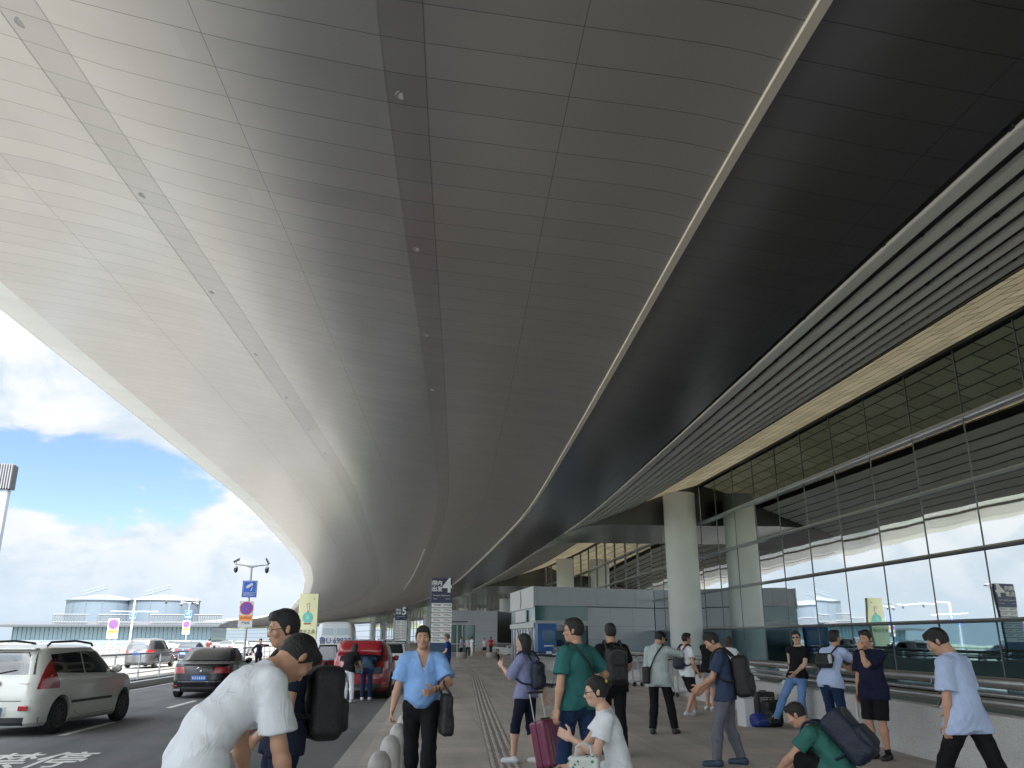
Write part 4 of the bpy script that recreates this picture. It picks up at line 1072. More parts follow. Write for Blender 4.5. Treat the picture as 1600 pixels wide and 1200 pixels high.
P_blk = mat('black_paint', (.004, .005, .008), .22, coat=.15); P_wht = mat('white_car_paint', (.62, .63, .64), .3, coat=1)
P_red = mat('red_paint', (.33, .012, .022), .25, coat=1); P_slv = mat('silver_paint', (.30, .31, .31), .3, .5, coat=1); P_dkb = mat('dark_blue_paint', (.015, .018, .035), .15, coat=1)
def put(e, x, y, rz, z=RZ): e.location = (x, y, z); e.rotation_euler = (0, 0, rz); return e
c1 = put(boxy_crossover('cream white boxy hatchback with roof rails, nearest car on the road'), -7.42, 19.2, -R(8))
c2 = put(saloon('black saloon with a blue plate driving ahead of the cream hatchback', P_blk), -6.5, 29.6, R(1))
X, Y, _ = at_t(568, 1060, 27.6)
c3 = put(suv('red car with its tailgate raised and a rear door open at the kerb', P_red, 4.5, 1.62, .92, hatch=True), -1.62, 28.6, -R(1))
X, Y, _ = at_t(618, 1040, 41)
c4 = put(suv('white car with red lamps parked in front of the red one', P_wht, 4.3, 1.55, .90), -1.1, 38.5, R(0))
X, Y, _ = at_t(521, 1020, 47)
c5 = put(white_van('white panel van with its number painted large across the rear doors'), at_t(518, 1020, 43)[0], 46, R(2))
c6 = put(minivan('silver and dark minivan beyond the median railing', mat('dark_silver_paint', (.09, .09, .095), .25, .5, coat=1)), at_t(219, 1020, 55)[0], 57.2, -R(3))
c7 = put(saloon('dark saloon beyond the median, right of the minivan', P_dkb, 4.7), at_t(291, 1015, 72)[0], 74, -R(4))
white = [(270, 118, P_wht, 'white saloon far behind the dark saloon'), (283, 100, P_wht, 'white saloon just beyond the dark saloon on the second road'), (350, 104, P_slv, 'silver car on the far bend of the second road'), (372, 92, P_wht, 'pale car beside the nearest camera post')]
for x, t, p, l in white:
    put(saloon(l, p, 4.6), at_t(x, 1005, t)[0], t+2, R(-8 if x < 300 else 3))
for x, t, p, k, l in [(569, 62, P_wht, 1, 'white car with dark rear window beyond the red one'), (601, 70, P_wht, 1, 'white car with a red load, farther along the kerb'), (583, 84, P_slv, 0, 'silver car farthest along the kerb'), (541, 78, P_blk, 0, 'dark car ahead of the white van')]:
    X = at_t(x, 1008, t)[0]
    put(suv(l, p, 4.5) if k else saloon(l, p, 4.6), X, t+2, R(2))

# trolleys: one built with its parts, the rest copied
def trolley():
    e = empty('luggage_trolley', (0, 0, 0)); 
    f = MB()
    for sx in (-.24, .24): f.tube([(sx, -.42, .16), (sx, .42, .14)], .016, 6); f.tube([(sx, -.40, .16), (sx*1.05, -.44, .6), (sx*1.05, -.50, 1.0)], .018, 6)
    for y in (-.4, -.1, .2, .42): f.tube([(-.24, y, .155), (.24, y, .155)], .012, 6)
    for x in (-.12, 0, .12): f.tube([(x, -.4, .165), (x, .42, .15)], .01, 6)
    f.build('frame', M_alu, e, 60)
    MB().tube([(-.26, -.50, 1.0), (-.1, -.55, 1.02), (.1, -.55, 1.02), (.26, -.50, 1.0)], .022, 8).build('handle', M_bump, e, 60)
    MB().box((0, -.47, .72), (.46, .02, .34), rx=R(6)).build('sign_panel', mat('trolley_panel', (.55, .57, .58), .4), e, bevel=.005)
    b = MB()
    for z in (.82, .92): b.tube([(-.24, -.46, z), (-.22, -.22, z), (.22, -.22, z), (.24, -.46, z)], .008, 5)
    for x in lin(-.22, .22, 5): b.tube([(x, -.22, .80), (x, -.22, .93)], .006, 5); b.tube([(x, -.22, .80), (x, -.46, .80)], .006, 5)
    b.build('basket', M_alu, e, 60)
    for sx, y in ((-.25, -.36), (.25, -.36), (0, .38)):
        MB().lathe([(.03, -.02), (.065, -.018), (.065, .018), (.03, .02)], (0, 0, 0), 14, Matrix.Translation((sx, y, .065)) @ Matrix.Rotation(PI/2, 4, 'Y')).build('wheel', M_tyre, e, 40)
    return e
tr0 = trolley(); ntr = 0
def trolley_row(x, y, n, rz, step, group, labels):
    global ntr
    for i in range(n):
        o = tr0 if ntr == 0 else copy_tree(tr0)
        ntr += 1
        o.location = (x+math.sin(-rz)*step*i, y+math.cos(rz)*step*i, 0); o.rotation_euler = (0, 0, rz)
        tag(o, labels(i, n), 'luggage trolley', group)
def lab(where):
    def f(i, n):
        if i == 0: return 'luggage trolley, nearest of the row %s' % where
        if i == n-1: return 'luggage trolley, farthest of the row %s' % where
        return 'luggage trolley nested midway in the row %s' % where
    return f
x0, y0 = gp(868, 1074); trolley_row(x0, y0, 9, R(8), .30, 'trolleys behind the man in green', lab('behind the man in green'))
x0, y0 = gp(838, 1058); trolley_row(x0, y0, 8, R(12), .30, 'trolleys behind the woman with the suitcase', lab('beside the woman with the suitcase'))
x0, y0 = gp(1000, 1072); trolley_row(x0, y0, 4, R(-75), .3, 'trolleys between the backpack man and the capped one', lab('beside the man in the pale hoodie'))
x0, y0 = gp(1062, 1088); trolley_row(x0, y0, 3, R(10), .3, 'trolleys at the foot of the big column', lab('at the foot of the big column'))
x0, y0 = gp(800, 1024); trolley_row(x0, y0, 6, R(-80), .4, 'trolleys outside the vestibule doors', lab('outside the vestibule doors'))
# ------------------------------------------------------------------ implicit-surface figures
class SDF:
    """smooth union of tapered limbs and ellipsoids, meshed with surface nets"""
    def __init__(s, k=.03): s.p = []; s.k = k; s.cuts = []
    def cone(s, a, b, r1, r2, n=None, q=1., k=None, cap=None, cut0=None):
        "tapered limb from a to b; flattened by q along n; cap: flat end at b (or a with cut0)"
        s.p.append(('c', np.array(a, float), np.array(b, float), r1, r2, None if n is None else np.array(n, float), q, s.k if k is None else k, cap, cut0)); return s
    def ell(s, c, r, M=None, k=None):
        s.p.append(('e', np.array(c, float), np.array(r, float), M, s.k if k is None else k)); return s
    def box(s, c, h, rad, M=None, k=None):
        s.p.append(('b', np.array(c, float), np.array(h, float), M, s.k if k is None else k, rad)); return s
    def bounds(s, m=.03):
        lo = []; hi = []
        for p in s.p:
            if p[0] == 'c': r = max(p[3], p[4]); lo += [np.minimum(p[1], p[2])-r]; hi += [np.maximum(p[1], p[2])+r]
            else:
                r = max(p[2])*(1.8 if p[0] == 'b' else 1); lo += [p[1]-r]; hi += [p[1]+r]
        return np.min(lo, 0)-m, np.max(hi, 0)+m
    def mesh(s, vox, wrinkle=None, post=None):
        lo, hi = s.bounds(vox*2+.012); n = np.ceil((hi-lo)/vox).astype(int)+1
        ax = [lo[i]+np.arange(n[i])*vox for i in range(3)]
        D = np.full(n, .5, np.float32)
        for p in s.p:
            k = p[7] if p[0] == 'c' else p[4]
            m = .05+k+vox*2
            if p[0] == 'c': r = max(p[3], p[4]); l, h = np.minimum(p[1], p[2])-r-m, np.maximum(p[1], p[2])+r+m
            else: r = max(p[2])*(1.8 if p[0] == 'b' else 1); l, h = p[1]-r-m, p[1]+r+m
            i0 = np.clip(np.floor((l-lo)/vox).astype(int), 0, n); i1 = np.clip(np.ceil((h-lo)/vox).astype(int)+1, 0, n)
            if np.any(i1 <= i0): continue
            X = np.stack(np.meshgrid(*[ax[i][i0[i]:i1[i]] for i in range(3)], indexing='ij'), -1)
            if p[0] == 'c':
                _, a, b, r1, r2, nn, q, _, cap, cut0 = p
                ba = b-a; L2 = max(1e-9, ba@ba); V = X-a
                if nn is not None: V = V+(V@nn)[..., None]*nn*(1/q-1)
                t = np.clip((V@ba)/L2, 0, 1)
                d = np.linalg.norm(V-t[..., None]*ba, axis=-1)-(r1+(r2-r1)*t)
                u = ba/np.sqrt(L2)
                if cap: d = np.maximum(d, (X-b)@u)
                if cut0: d = np.maximum(d, -((X-a)@u))
            elif p[0] == 'e':
                _, c, rr, M, _ = p; V = X-c
                if M is not None: V = V@M
                q = V/rr; l_ = np.linalg.norm(q, axis=-1); g = np.linalg.norm(q/rr, axis=-1)+1e-9
                d = l_*(l_-1)/g
            else:
                _, c, hh, M, _, rad = p; V = X-c
                if M is not None: V = V@M
                q = np.abs(V)-(hh-rad); d = np.linalg.norm(np.maximum(q, 0), axis=-1)+np.minimum(np.max(q, -1), 0)-rad
            sl_ = tuple(slice(i0[i], i1[i]) for i in range(3)); E = D[sl_]
            hk = np.clip(.5+.5*(E-d)/k, 0, 1); D[sl_] = E*(1-hk)+d*hk-k*hk*(1-hk)
        if wrinkle or post:
            X = np.stack(np.meshgrid(*ax, indexing='ij'), -1)
            if wrinkle:
                amp, sd = wrinkle; x, y, z = X[..., 0], X[..., 1], X[..., 2]
                D = D+amp*(np.sin(31*x+6*np.sin(9*z+sd)+sd)*np.sin(19*z+5*np.sin(11*x+sd*2)+4*y)+.6*np.sin(47*(z+.6*x*np.sin(sd))+5*np.sin(13*y+sd))*np.sin(23*y+sd+3*x))
            if post: D = post(D, X)
        for (p0, nn) in s.cuts:
            X = np.stack(np.meshgrid(*ax, indexing='ij'), -1); D = np.maximum(D, (X-np.array(p0))@np.array(nn))
        D[0] = D[-1] = .1; D[:, 0] = D[:, -1] = .1; D[:, :, 0] = D[:, :, -1] = .1
        return nets(D, lo, vox)
def nets(D, lo, vox):
    D = D.astype(np.float64); S = D < 0; n = D.shape
    c = np.zeros(tuple(q-1 for q in n), int); acc = np.zeros(c.shape+(3,)); cnt = np.zeros(c.shape)
    for i in range(2):
        for j in range(2):
            for k in range(2): c += S[i:n[0]-1+i, j:n[1]-1+j, k:n[2]-1+k]
    act = (c > 0) & (c < 8)
    def sl(o): return tuple(slice(o[i], n[i]-1+o[i]) for i in range(3))
    for axi in range(3):
        o2 = [i for i in range(3) if i != axi]
        for a in range(2):
            for b in range(2):
                p = [0, 0, 0]; p[o2[0]] = a; p[o2[1]] = b; q = list(p); q[axi] = 1
                d0, d1 = D[sl(p)], D[sl(q)]; x = (d0 < 0) != (d1 < 0)
                t = np.where(x, d0/np.where(x, d0-d1, 1), 0)
                for i in range(3): acc[..., i] += np.where(x, t if i == axi else p[i], 0)
                cnt += x
    idx = np.full(c.shape, -1); ii = np.argwhere(act); idx[act] = np.arange(len(ii))
    V = (ii+acc[act]/cnt[act][:, None])*vox+lo
    F = []
    for axi in range(3):
        u, v = [(1, 2), (2, 0), (0, 1)][axi]
        sa = [slice(1, -1)]*3; sa[axi] = slice(0, n[axi]-1); sb = [slice(1, -1)]*3; sb[axi] = slice(1, n[axi])
        A, B = S[tuple(sa)], S[tuple(sb)]
        e = np.argwhere(A != B)
        if not len(e): continue
        flip = A[tuple(e.T)]
        base = e.copy(); 
        for i in range(3):
            if i != axi: base[:, i] += 1
        def at(du, dv):
            q = base.copy(); q[:, u] -= du; q[:, v] -= dv; return idx[tuple(q.T)]
        f = np.stack([at(1, 1), at(0, 1), at(0, 0), at(1, 0)], 1)
        f[~flip] = f[~flip][:, ::-1]; F.append(f)
    return V, np.concatenate(F)
def meshobj(name, parts, m, parent=None):
    V = []; F = []; o = 0
    for v, f in parts: V.append(v); F.append(f+o); o += len(v)
    V = np.concatenate(V); F = np.concatenate(F)
    me = bpy.data.meshes.new(name); me.vertices.add(len(V)); me.vertices.foreach_set('co', V.astype(np.float32).ravel())
    me.loops.add(F.size); me.loops.foreach_set('vertex_index', F.astype(np.int32).ravel())
    me.polygons.add(len(F)); me.polygons.foreach_set('loop_start', np.arange(len(F), dtype=np.int32)*4)
    me.polygons.foreach_set('use_smooth', np.ones(len(F), bool)); me.update(calc_edges=True); me.validate()
    return mkobj(name, me, m, parent)

def skin_mat(name, col):
    m = mat(name, col, .5, var=.06, vs=9); b = m.node_tree.nodes['Principled BSDF']
    b.inputs['Subsurface Weight'].default_value = .12; b.inputs['Subsurface Radius'].default_value = (.02, .008, .005); return m
SK = skin_mat('skin', (.52, .30, .20)); SKF = skin_mat('skin_pale', (.60, .38, .28))
def cloth(name, col, rough=.85, bump=.35):
    if 'cloth_'+name in _m: return _m['cloth_'+name]
    m = mat('cloth_'+name, col, rough, var=.08, vs=5, bump=.25, bs=300, spec=.2); t = m.node_tree; N_ = t.nodes.new
    co = N_('ShaderNodeTexCoord'); b1 = [n for n in t.nodes if n.type == 'BUMP'][0]
    prev = None
    for sc_, w_, st in ((3.2, .035, .9), (7.5, .05, .55)):        # creases: thin ridged lines
        mp = N_('ShaderNodeMapping'); mp.inputs['Scale'].default_value = (1, 1, .55); mp.inputs['Rotation'].default_value = (.5, .6, sc_); t.links.new(co.outputs['Object'], mp.inputs[0])
        n = N_('ShaderNodeTexNoise'); n.inputs['Scale'].default_value = sc_; n.inputs['Detail'].default_value = 2; n.inputs['Distortion'].default_value = 1.2; t.links.new(mp.outputs[0], n.inputs['Vector'])
        s_ = N_('ShaderNodeMath'); s_.operation = 'SUBTRACT'; t.links.new(n.outputs['Fac'], s_.inputs[0]); s_.inputs[1].default_value = .5
        a_ = N_('ShaderNodeMath'); a_.operation = 'ABSOLUTE'; t.links.new(s_.outputs[0], a_.inputs[0])
        r_ = N_('ShaderNodeMapRange'); r_.interpolation_type = 'SMOOTHSTEP'; r_.inputs[1].default_value = 0; r_.inputs[2].default_value = w_; r_.inputs[3].default_value = st; r_.inputs[4].default_value = 0; t.links.new(a_.outputs[0], r_.inputs[0])
        if prev is None: prev = r_.outputs[0]
        else:
            q = N_('ShaderNodeMath'); q.operation = 'ADD'; t.links.new(prev, q.inputs[0]); t.links.new(r_.outputs[0], q.inputs[1]); prev = q.outputs[0]
    bp = N_('ShaderNodeBump'); bp.inputs['Strength'].default_value = .45; bp.inputs['Distance'].default_value = .006; t.links.new(prev, bp.inputs['Height']); t.links.new(b1.outputs[0], bp.inputs['Normal'])
    t.links.new(bp.outputs[0], t.nodes['Principled BSDF'].inputs['Normal']); return m
HAIR = mat('black_hair', (.012, .011, .011), .45, bump=.6, bs=160); HAIRG = mat('grey_hair', (.10, .095, .09), .55, bump=.5, bs=160); HAIRB = mat('brown_hair', (.055, .025, .016), .5, bump=.5, bs=160)
M_eye = mat('eye_white', (.55, .53, .5), .25); M_iris = mat('iris', (.015, .01, .008), .1); M_lip = mat('lip', (.30, .115, .09), .5); M_lens2 = mat('spectacle_lens', (.3, .32, .33), .05, spec=.8, alpha=.25)

def rotm(yaw=0, pitch=0, roll=0):
    "columns: right, forward, up. pitch > 0 bends forward/down"
    return np.array((Matrix.Rotation(yaw, 3, 'Z') @ Matrix.Rotation(-pitch, 3, 'X') @ Matrix.Rotation(roll, 3, 'Y')))
def ik(a, t, l1, l2, pole):
    a = np.array(a, float); t = np.array(t, float); d = t-a; L_ = np.linalg.norm(d)
    if L_ > (l1+l2)*.998: d = d/L_*(l1+l2)*.998; t = a+d; L_ = np.linalg.norm(d)
    u = d/L_; x = (l1*l1-l2*l2+L_*L_)/(2*L_); h = math.sqrt(max(0, l1*l1-x*x))
    p = np.array(pole, float); p = p-(p@u)*u; p = p/(np.linalg.norm(p)+1e-9)
    return a+u*x+p*h, t
def nrm(v): v = np.array(v, float); return v/(np.linalg.norm(v)+1e-9)

def hand(w, fdir, palm, side, curl, grip=False):
    """w wrist, fdir towards the fingers, palm normal, side +1 = right hand"""
    f = nrm(fdir); pn = np.array(palm, float); pn = nrm(pn-(pn@f)*f); sx = np.cross(f, pn)*side   # towards the thumb when multiplied out
    th = -sx if False else sx
    s = SDF(.008); w = np.array(w, float)
    s.cone(w-f*.03, w+f*.02, .026, .028, pn, .75)
    c = w+f*.055
    s.box(c, (.039, .045, .014), .013, np.stack([th, f, pn], 1), k=.012)
    for i, (o, l) in enumerate(((.029, .072), (.010, .080), (-.010, .074), (-.028, .060))):
        b = w+f*.095+th*o; cu = curl+.08*i; p = b; ang = 0; sp = o*.15
        for j, (ll, r0, r1) in enumerate(((.45, .0095, .0088), (.32, .0088, .0080), (.23, .0080, .0068))):
            ang += cu*(.8 if j == 0 else 1.0); d = nrm(f*math.cos(ang)+pn*math.sin(ang)+th*sp)
            e = p+d*l*ll; s.cone(p, e, r0, r1, k=.004); p = e
    b = w+f*.03+th*.034; d1 = nrm(f*.7+th*.75+pn*.25); d2 = nrm(f*.9+th*.25+pn*(.35+curl*.5))
    s.cone(b, b+d1*.042, .014, .0115, k=.01); s.cone(b+d1*.042, b+d1*.042+d2*.05, .011, .0085, k=.005)
    return s

PEOPLE = []
def person(label, x, y, H=1.72, yaw=0, sex='m', build=1.0, belly=0., pel=(0, 0, None), lean=0, side_lean=0, twist=0,
           head=(0, 0, 0), handL=None, handR=None, footL=(-.11, .0, 0), footR=(.11, .0, 0), toeL=8, toeR=-8, poleL=None, poleR=None, kneeL=(0, 1, 0), kneeR=(0, 1, 0),
           skin=SK, top=None, topk='tee', bottom=None, botk='trousers', shoes=None, hair='short', hairm=HAIR, curl=.35, z=0, group=None,
           vox=.012, glasses=None, cap=None, collar=None, watch=None, socks=None, palmL=None, palmR=None, sleeve=.62, hem=-.06, loose=1.0, face=True, undershirt=None, name='person', roll=0):
    s_ = H/1.72; up = np.array((0, 0, 1.)); seed = len(PEOPLE)*1.7+.3; PEOPLE.append(label)
    hip = .095; TH, CA = .43, .41; SW = .168*(build*.5+.5) if sex == 'm' else .145*(build*.5+.5)
    fl = np.array(footL, float)+(0, 0, .085); fr = np.array(footR, float)+(0, 0, .085)
    pz = pel[2]
    if pz is None:
        pz = 1.2
        for ft, sx in ((fl, -1), (fr, 1)):
            dx = math.hypot(ft[0]-(pel[0]+sx*hip), ft[1]-pel[1]); pz = min(pz, ft[2]+math.sqrt(max(.05, ((TH+CA)*.995)**2-dx*dx)))
    P = np.array((pel[0], pel[1], pz))
    T = rotm(R(twist), R(lean), R(side_lean)); Tp = rotm(R(twist)*.3, R(lean)*.45, R(side_lean)*.4)
    tr, tf, tu = T[:, 0], T[:, 1], T[:, 2]
    pr, pf, pu = Tp[:, 0], Tp[:, 1], Tp[:, 2]
    hl, hr = P-pr*hip, P+pr*hip
    waist = P+pu*.15; chest = waist+tu*.22+tf*.0; sh = chest+tu*.13; neck = sh+tu*.035; 
    shl, shr = sh-tr*SW-tu*.03, sh+tr*SW-tu*.03
    Hm = rotm(R(twist+head[0]), R(head[1]), R(head[2])); hr_, hf, hu = Hm[:, 0], Hm[:, 1], Hm[:, 2]
    hb = neck+tu*.045+tf*.012; hc = hb+hu*.115+hf*.022
    UA, FA = .285, .245
    if handL is None: handL = shl+np.array((-.06, .04, -.50))
    if handR is None: handR = shr+np.array((.06, .04, -.50))
    el, wl = ik(shl, handL, UA, FA, poleL if poleL is not None else -tr*.5-tf*.9)
    er, wr = ik(shr, handR, UA, FA, poleR if poleR is not None else tr*.5-tf*.9)
    kl, al = ik(hl, fl, TH, CA, kneeL); kr, ar = ik(hr, fr, TH, CA, kneeR)
    b = build; fem = sex == 'f'
    # --- body
    B = SDF(.035)
    B.cone(P-pu*.02, waist, .122*b if not fem else .126*b, (.12 if not fem else .105)*b, pf, .74)
    B.cone(waist, chest, (.115 if not fem else .102)*b+belly*.5, (.135 if not fem else .118)*b, tf, .72)
    if belly: B.ell(waist+pf*(.05+belly*.35)-tu*.02, (.12+belly*.4, .09+belly*.5, .14), T)
    B.cone(shl+tr*.03, shr-tr*.03, .055*b, .055*b, k=.05)
    for q_ in (shl+tr*.04, shr-tr*.04): B.cone(q_, neck+tu*.01, .045, .05, k=.04)
    if fem: 
        for sx in (-1, 1): B.ell(chest+tr*sx*.07+tf*.075+tu*.02, (.055, .05, .055), T, k=.03)
    B.cone(sh, hb+hu*.02, .062, .052 if not fem else .046, k=.03)
    B.ell(hc-hu*.06+hf*.01, (.05, .055, .05), Hm, k=.03)
    for h_, k_, a_ in ((hl, kl, al), (hr, kr, ar)):
        B.cone(h_, k_, .078*b, .052, k=.02); c1 = k_+(a_-k_)*.28
        B.cone(k_, c1, .052, .056*b, k=.03); B.cone(c1, a_, .056*b, .036, k=.03)
    for a0, e0, w0 in ((shl, el, wl), (shr, er, wr)):
        B.cone(a0, e0, .050*b, .038, k=.025); m_ = e0+(w0-e0)*.3; B.cone(e0, m_, .038, .040*b, k=.02); B.cone(m_, w0, .040*b, .025, k=.02)
    parts = [B.mesh(vox)]
    # head at finer resolution
    Hd = SDF(.018)
    def hp(x_, y_, z_): return hc+hr_*x_+hf*y_+hu*z_
    Hd.ell(hp(0, -.008, .02), (.074, .094, .098), Hm); Hd.ell(hp(0, .022, -.045), (.058, .068, .072), Hm, k=.03)
    Hd.ell(hp(0, .048, -.085), (.034, .034, .026), Hm, k=.03)
    Hd.cone(hp(0, .086, .012), hp(0, .103, -.026), .008, .0125, k=.012); Hd.ell(hp(0, .098, -.030), (.017, .011, .009), Hm, k=.01)
    Hd.cone(hp(-.04, .078, .028), hp(.04, .078, .028), .010, .010, k=.02)
    Hd.cone(hp(-.012, .086, -.058), hp(.012, .086, -.058), .010, .010, k=.012)
    for sx in (-1, 1):
        Hd.ell(hp(sx*.045, .066, -.018), (.024, .022, .026), Hm, k=.02)
        Hd.ell(hp(sx*.077, -.008, -.004), (.009, .017, .030), Hm, k=.006); Hd.ell(hp(sx*.083, -.016, .006), (.006, .010, .018), Hm, k=.004)
    Hd.cone(hp(0, -.02, -.06), hb-hu*.02, .054 if not fem else .046, .055 if not fem else .047, k=.03)
    parts.append(Hd.mesh(max(.006, vox*.5)))
    hands = []
    for w0, e0, sd, pal in ((wl, el, -1, palmL), (wr, er, 1, palmR)):
        fd = w0-e0; pal = pal if pal is not None else (tr*(-sd)*1.0+tf*.1)
        fd = nrm(fd)
        parts.append(hand(w0, fd, pal, sd, curl).mesh(max(.005, vox*.4))); hands.append((w0+fd*.09, fd))
    # bare feet are inside the shoes
    root = meshobj(name, parts, skin)
    tag(root, label, 'person', group)
    def add(nm, parts_, m, **k): return meshobj(nm, parts_, m, root)
    # --- clothes
    wr_amp = .003*min(loose, 1.3)
    if top is not None:
        S = SDF(.03); o_ = .014+.012*(loose-1)
        hemp = P+pu*hem
        S.cone(hemp-pu*.0, waist, (.150 if not fem else .150)*b*(.92+.08*loose)+belly*.3, (.136 if not fem else .122)*b*(.9+.1*loose)+belly*.5+o_*.6, pf, .80, cut0=True, k=.03)
        S.cone(waist, chest, (.122 if not fem else .112)*b+belly*.5+o_, (.142 if not fem else .124)*b+o_, tf, .76)
        if hem < .03:
            for h_, k_ in ((hl, kl), (hr, kr)): S.cone(h_+pu*.02, h_+(k_-h_)*.34, .108*b+o_*.5, .104*b+o_*.7, k=.04)
            S.hemcut = (hemp-pu*.03, -pu)
        if belly: S.ell(waist+pf*(.05+belly*.35)-tu*.02, (.12+belly*.4+o_, .09+belly*.5+o_, .15+o_), T)
        if fem:
            for sx in (-1, 1): S.ell(chest+tr*sx*.07+tf*.08+tu*.02, (.06, .055, .06), T, k=.03)
        S.cone(shl+tr*.03, shr-tr*.03, .058*b+o_*.5, .058*b+o_*.5, k=.05)
        for q_ in (shl+tr*.04, shr-tr*.04): S.cone(q_, neck-tu*.012, .052+o_*.3, .05, k=.04)
        for a0, e0, w0 in ((shl, el, wl), (shr, er, wr)):
            if topk in ('jacket', 'long'):
                S.cone(a0, e0, .060*b+o_*.4, .052+o_*.4, k=.03); S.cone(e0, w0-(w0-e0)*.06, .052+o_*.4, .040+o_*.3, k=.02, cap=True)
            else:
                S.cone(a0, a0+(e0-a0)*sleeve, .060*b+o_*.4, .060*b*loose**.4+o_*.7, k=.03, cap=True)
        S.cone(sh, neck+tu*.026, .075, .060, k=.02, cap=True)
        def shape(D_, X_, hc_=getattr(S, 'hemcut', None)):
            if hc_ is not None:
                V = X_-hc_[0]; dd = V@hc_[1]; lat = np.abs((X_-P)@tr)
                D_ = np.where(lat < .30*b, np.maximum(D_, dd), D_)
            if topk == 'shirt':
                V = X_-(chest-tu*.03); xx, yy, zz = V@tr, V@tf, V@tu
                D_ = np.maximum(D_, -np.maximum(np.maximum(np.abs(xx+.006)-zz*.30, .02-yy), -zz))
            return D_
        t_ = add('shirt' if topk != 'jacket' else 'jacket', [S.mesh(vox*.9, (wr_amp, seed), shape)], top)
        if topk in ('polo', 'shirt'):
            Cn = SDF(.012); n0 = neck+tu*.0
            for g in lin(0, 2*PI, 14)[:-1]:
                if topk == 'shirt' and abs(math.sin(g)-1) < .12: continue
                v = tr*math.cos(g)+tf*math.sin(g)*.9; Cn.cone(n0+v*.064-tu*.012-tf*.006*0, n0+v*.058+tu*.030, .011, .006, k=.012)
            add('collar', [Cn.mesh(.006)], collar or top)
        if topk == 'jacket' and hair != 'none':
            Cn = SDF(.03); Cn.cone(neck-tr*.07-tf*.05, neck+tr*.07-tf*.05, .04, .04); Cn.cone(neck-tf*.075, neck-tf*.09-tu*.09, .055, .03)
            add('hood', [Cn.mesh(.01, (.002, seed))], top)
        if undershirt is not None:
            Cn = SDF(.02); Cn.cone(waist, chest+tu*.02, (.120)*b+belly*.5, .139*b, tf, .745, cap=True); add('undershirt', [Cn.mesh(.008)], undershirt)
    if bottom is not None:
        S = SDF(.035); S.cone(P-pu*.01, P+pu*.10, .140*b*(.97 if not fem else 1), (.132 if not fem else .118)*b+belly*.35, pf, .78, cap=True)
        lt_ = 1+.08*min(1, loose-1)
        for h_, k_, a_ in ((hl, kl, al), (hr, kr, ar)):
            if botk == 'trousers':
                S.cone(h_, k_, .094*b*lt_, .068*lt_, k=.03); an = a_-(a_-k_)*.02
                cm = k_+(a_-k_)*.35; S.cone(k_, cm, .069*b*lt_, .070*b*lt_, k=.02); S.cone(cm, an, .070*b*lt_, .060*lt_, k=.02, cap=True)
            elif botk == 'slim':
                S.cone(h_, k_, .094*b, .060, k=.03); S.cone(k_, k_+(a_-k_)*.3, .064*b, .066*b, k=.02); S.cone(k_+(a_-k_)*.3, a_-(a_-k_)*.08, .060, .044, k=.02, cap=True)
            elif botk == 'capri':
                S.cone(h_, k_, .096*b, .064, k=.03); S.cone(k_, k_+(a_-k_)*.25, .066*b, .069*b, k=.02, cap=True)
            elif botk == 'shorts':
                S.cone(h_, k_-(k_-h_)*.06, .102*b, .086*b, k=.03, cap=True)
            elif botk == 'skirt':
                S.cone(h_, k_-(k_-h_)*.1, .105*b, .12*b, k=.08, cap=True)
        add({'shorts': 'shorts', 'skirt': 'skirt'}.get(botk, 'trousers'), [S.mesh(vox, (.0035, seed+1))], bottom)
        if botk == 'capri':
            for k_, a_ in ((kl, al), (kr, ar)):
                Q = SDF(.01); c_ = k_+(a_-k_)*.25; Q.cone(c_-nrm(a_-k_)*.03, c_, .069, .069, k=.01, cap=True, cut0=True); add('cuff', [Q.mesh(.008)], mat('denim_cuff', (.25, .30, .38), .8))
    for a_, toe, ft, sd in ((al, toeL, fl, -1), (ar, toeR, fr, 1)):
        td = np.array((math.sin(-R(toe)), math.cos(R(toe)), 0.)); base = np.array((ft[0], ft[1], ft[2]-.085))
        if np.linalg.norm(a_-ft) > .02: base = a_-(0, 0, .085)
        Q = SDF(.02); h0 = base-td*.045+up*.042; t0 = base+td*.15+up*.034
        Q.cone(h0+up*.006, t0, .047, .040, k=.02); Q.ell(base+td*.115+up*.030, (.047, .07, .032), np.stack([np.cross(td, up), td, up], 1), k=.02)
        Q.cone(base+up*.05-td*.02, base+up*.095-td*.012, .043, .042, k=.02, cap=True)
        Q.cuts.append((base, -up))
        add('shoe', [Q.mesh(.009 if vox < .016 else .014)], shoes or mat('black_shoe', (.015, .015, .017), .4))
        if socks is not None:
            Q = SDF(.01); k0 = kl if sd < 0 else kr; Q.cone(a_+up*0, a_+nrm(k0-a_)*.07, .041, .042, k=.01, cap=True); add('sock', [Q.mesh(.008)], socks)
    # --- hair
    if hair and hair != 'none':
        Q = SDF(.015); rz_ = .012 if hair != 'crop' else .006
        Q.ell(hp(0, -.010, .026), (.078+rz_*.5, .098+rz_*.6, .098+rz_), Hm)
        if hair in ('short', 'crop'): Q.cone(hp(-.03, .055, .092), hp(.035, .06, .09), .02+rz_, .018+rz_, k=.03)
        if hair == 'long': 
            Q.cone(hp(0, -.055, -.0), hp(0, -.075, -.19), .092, .070, hf, .62, k=.03)
            for sx in (-1, 1): Q.cone(hp(sx*.068, -.01, .0), hp(sx*.075, -.035, -.17), .03, .03, k=.02)
        if hair == 'bob': Q.cone(hp(0, -.045, 0), hp(0, -.05, -.10), .085, .065, hf, .75, k=.03)
        if hair == 'bun': Q.ell(hp(0, -.115, .045), (.038, .036, .038), Hm, k=.01)
        lowz = {'short': -.055, 'crop': -.05, 'long': -9, 'bob': -9, 'bun': -.06}[hair]; fringe = .062 if hair != 'bob' else .045
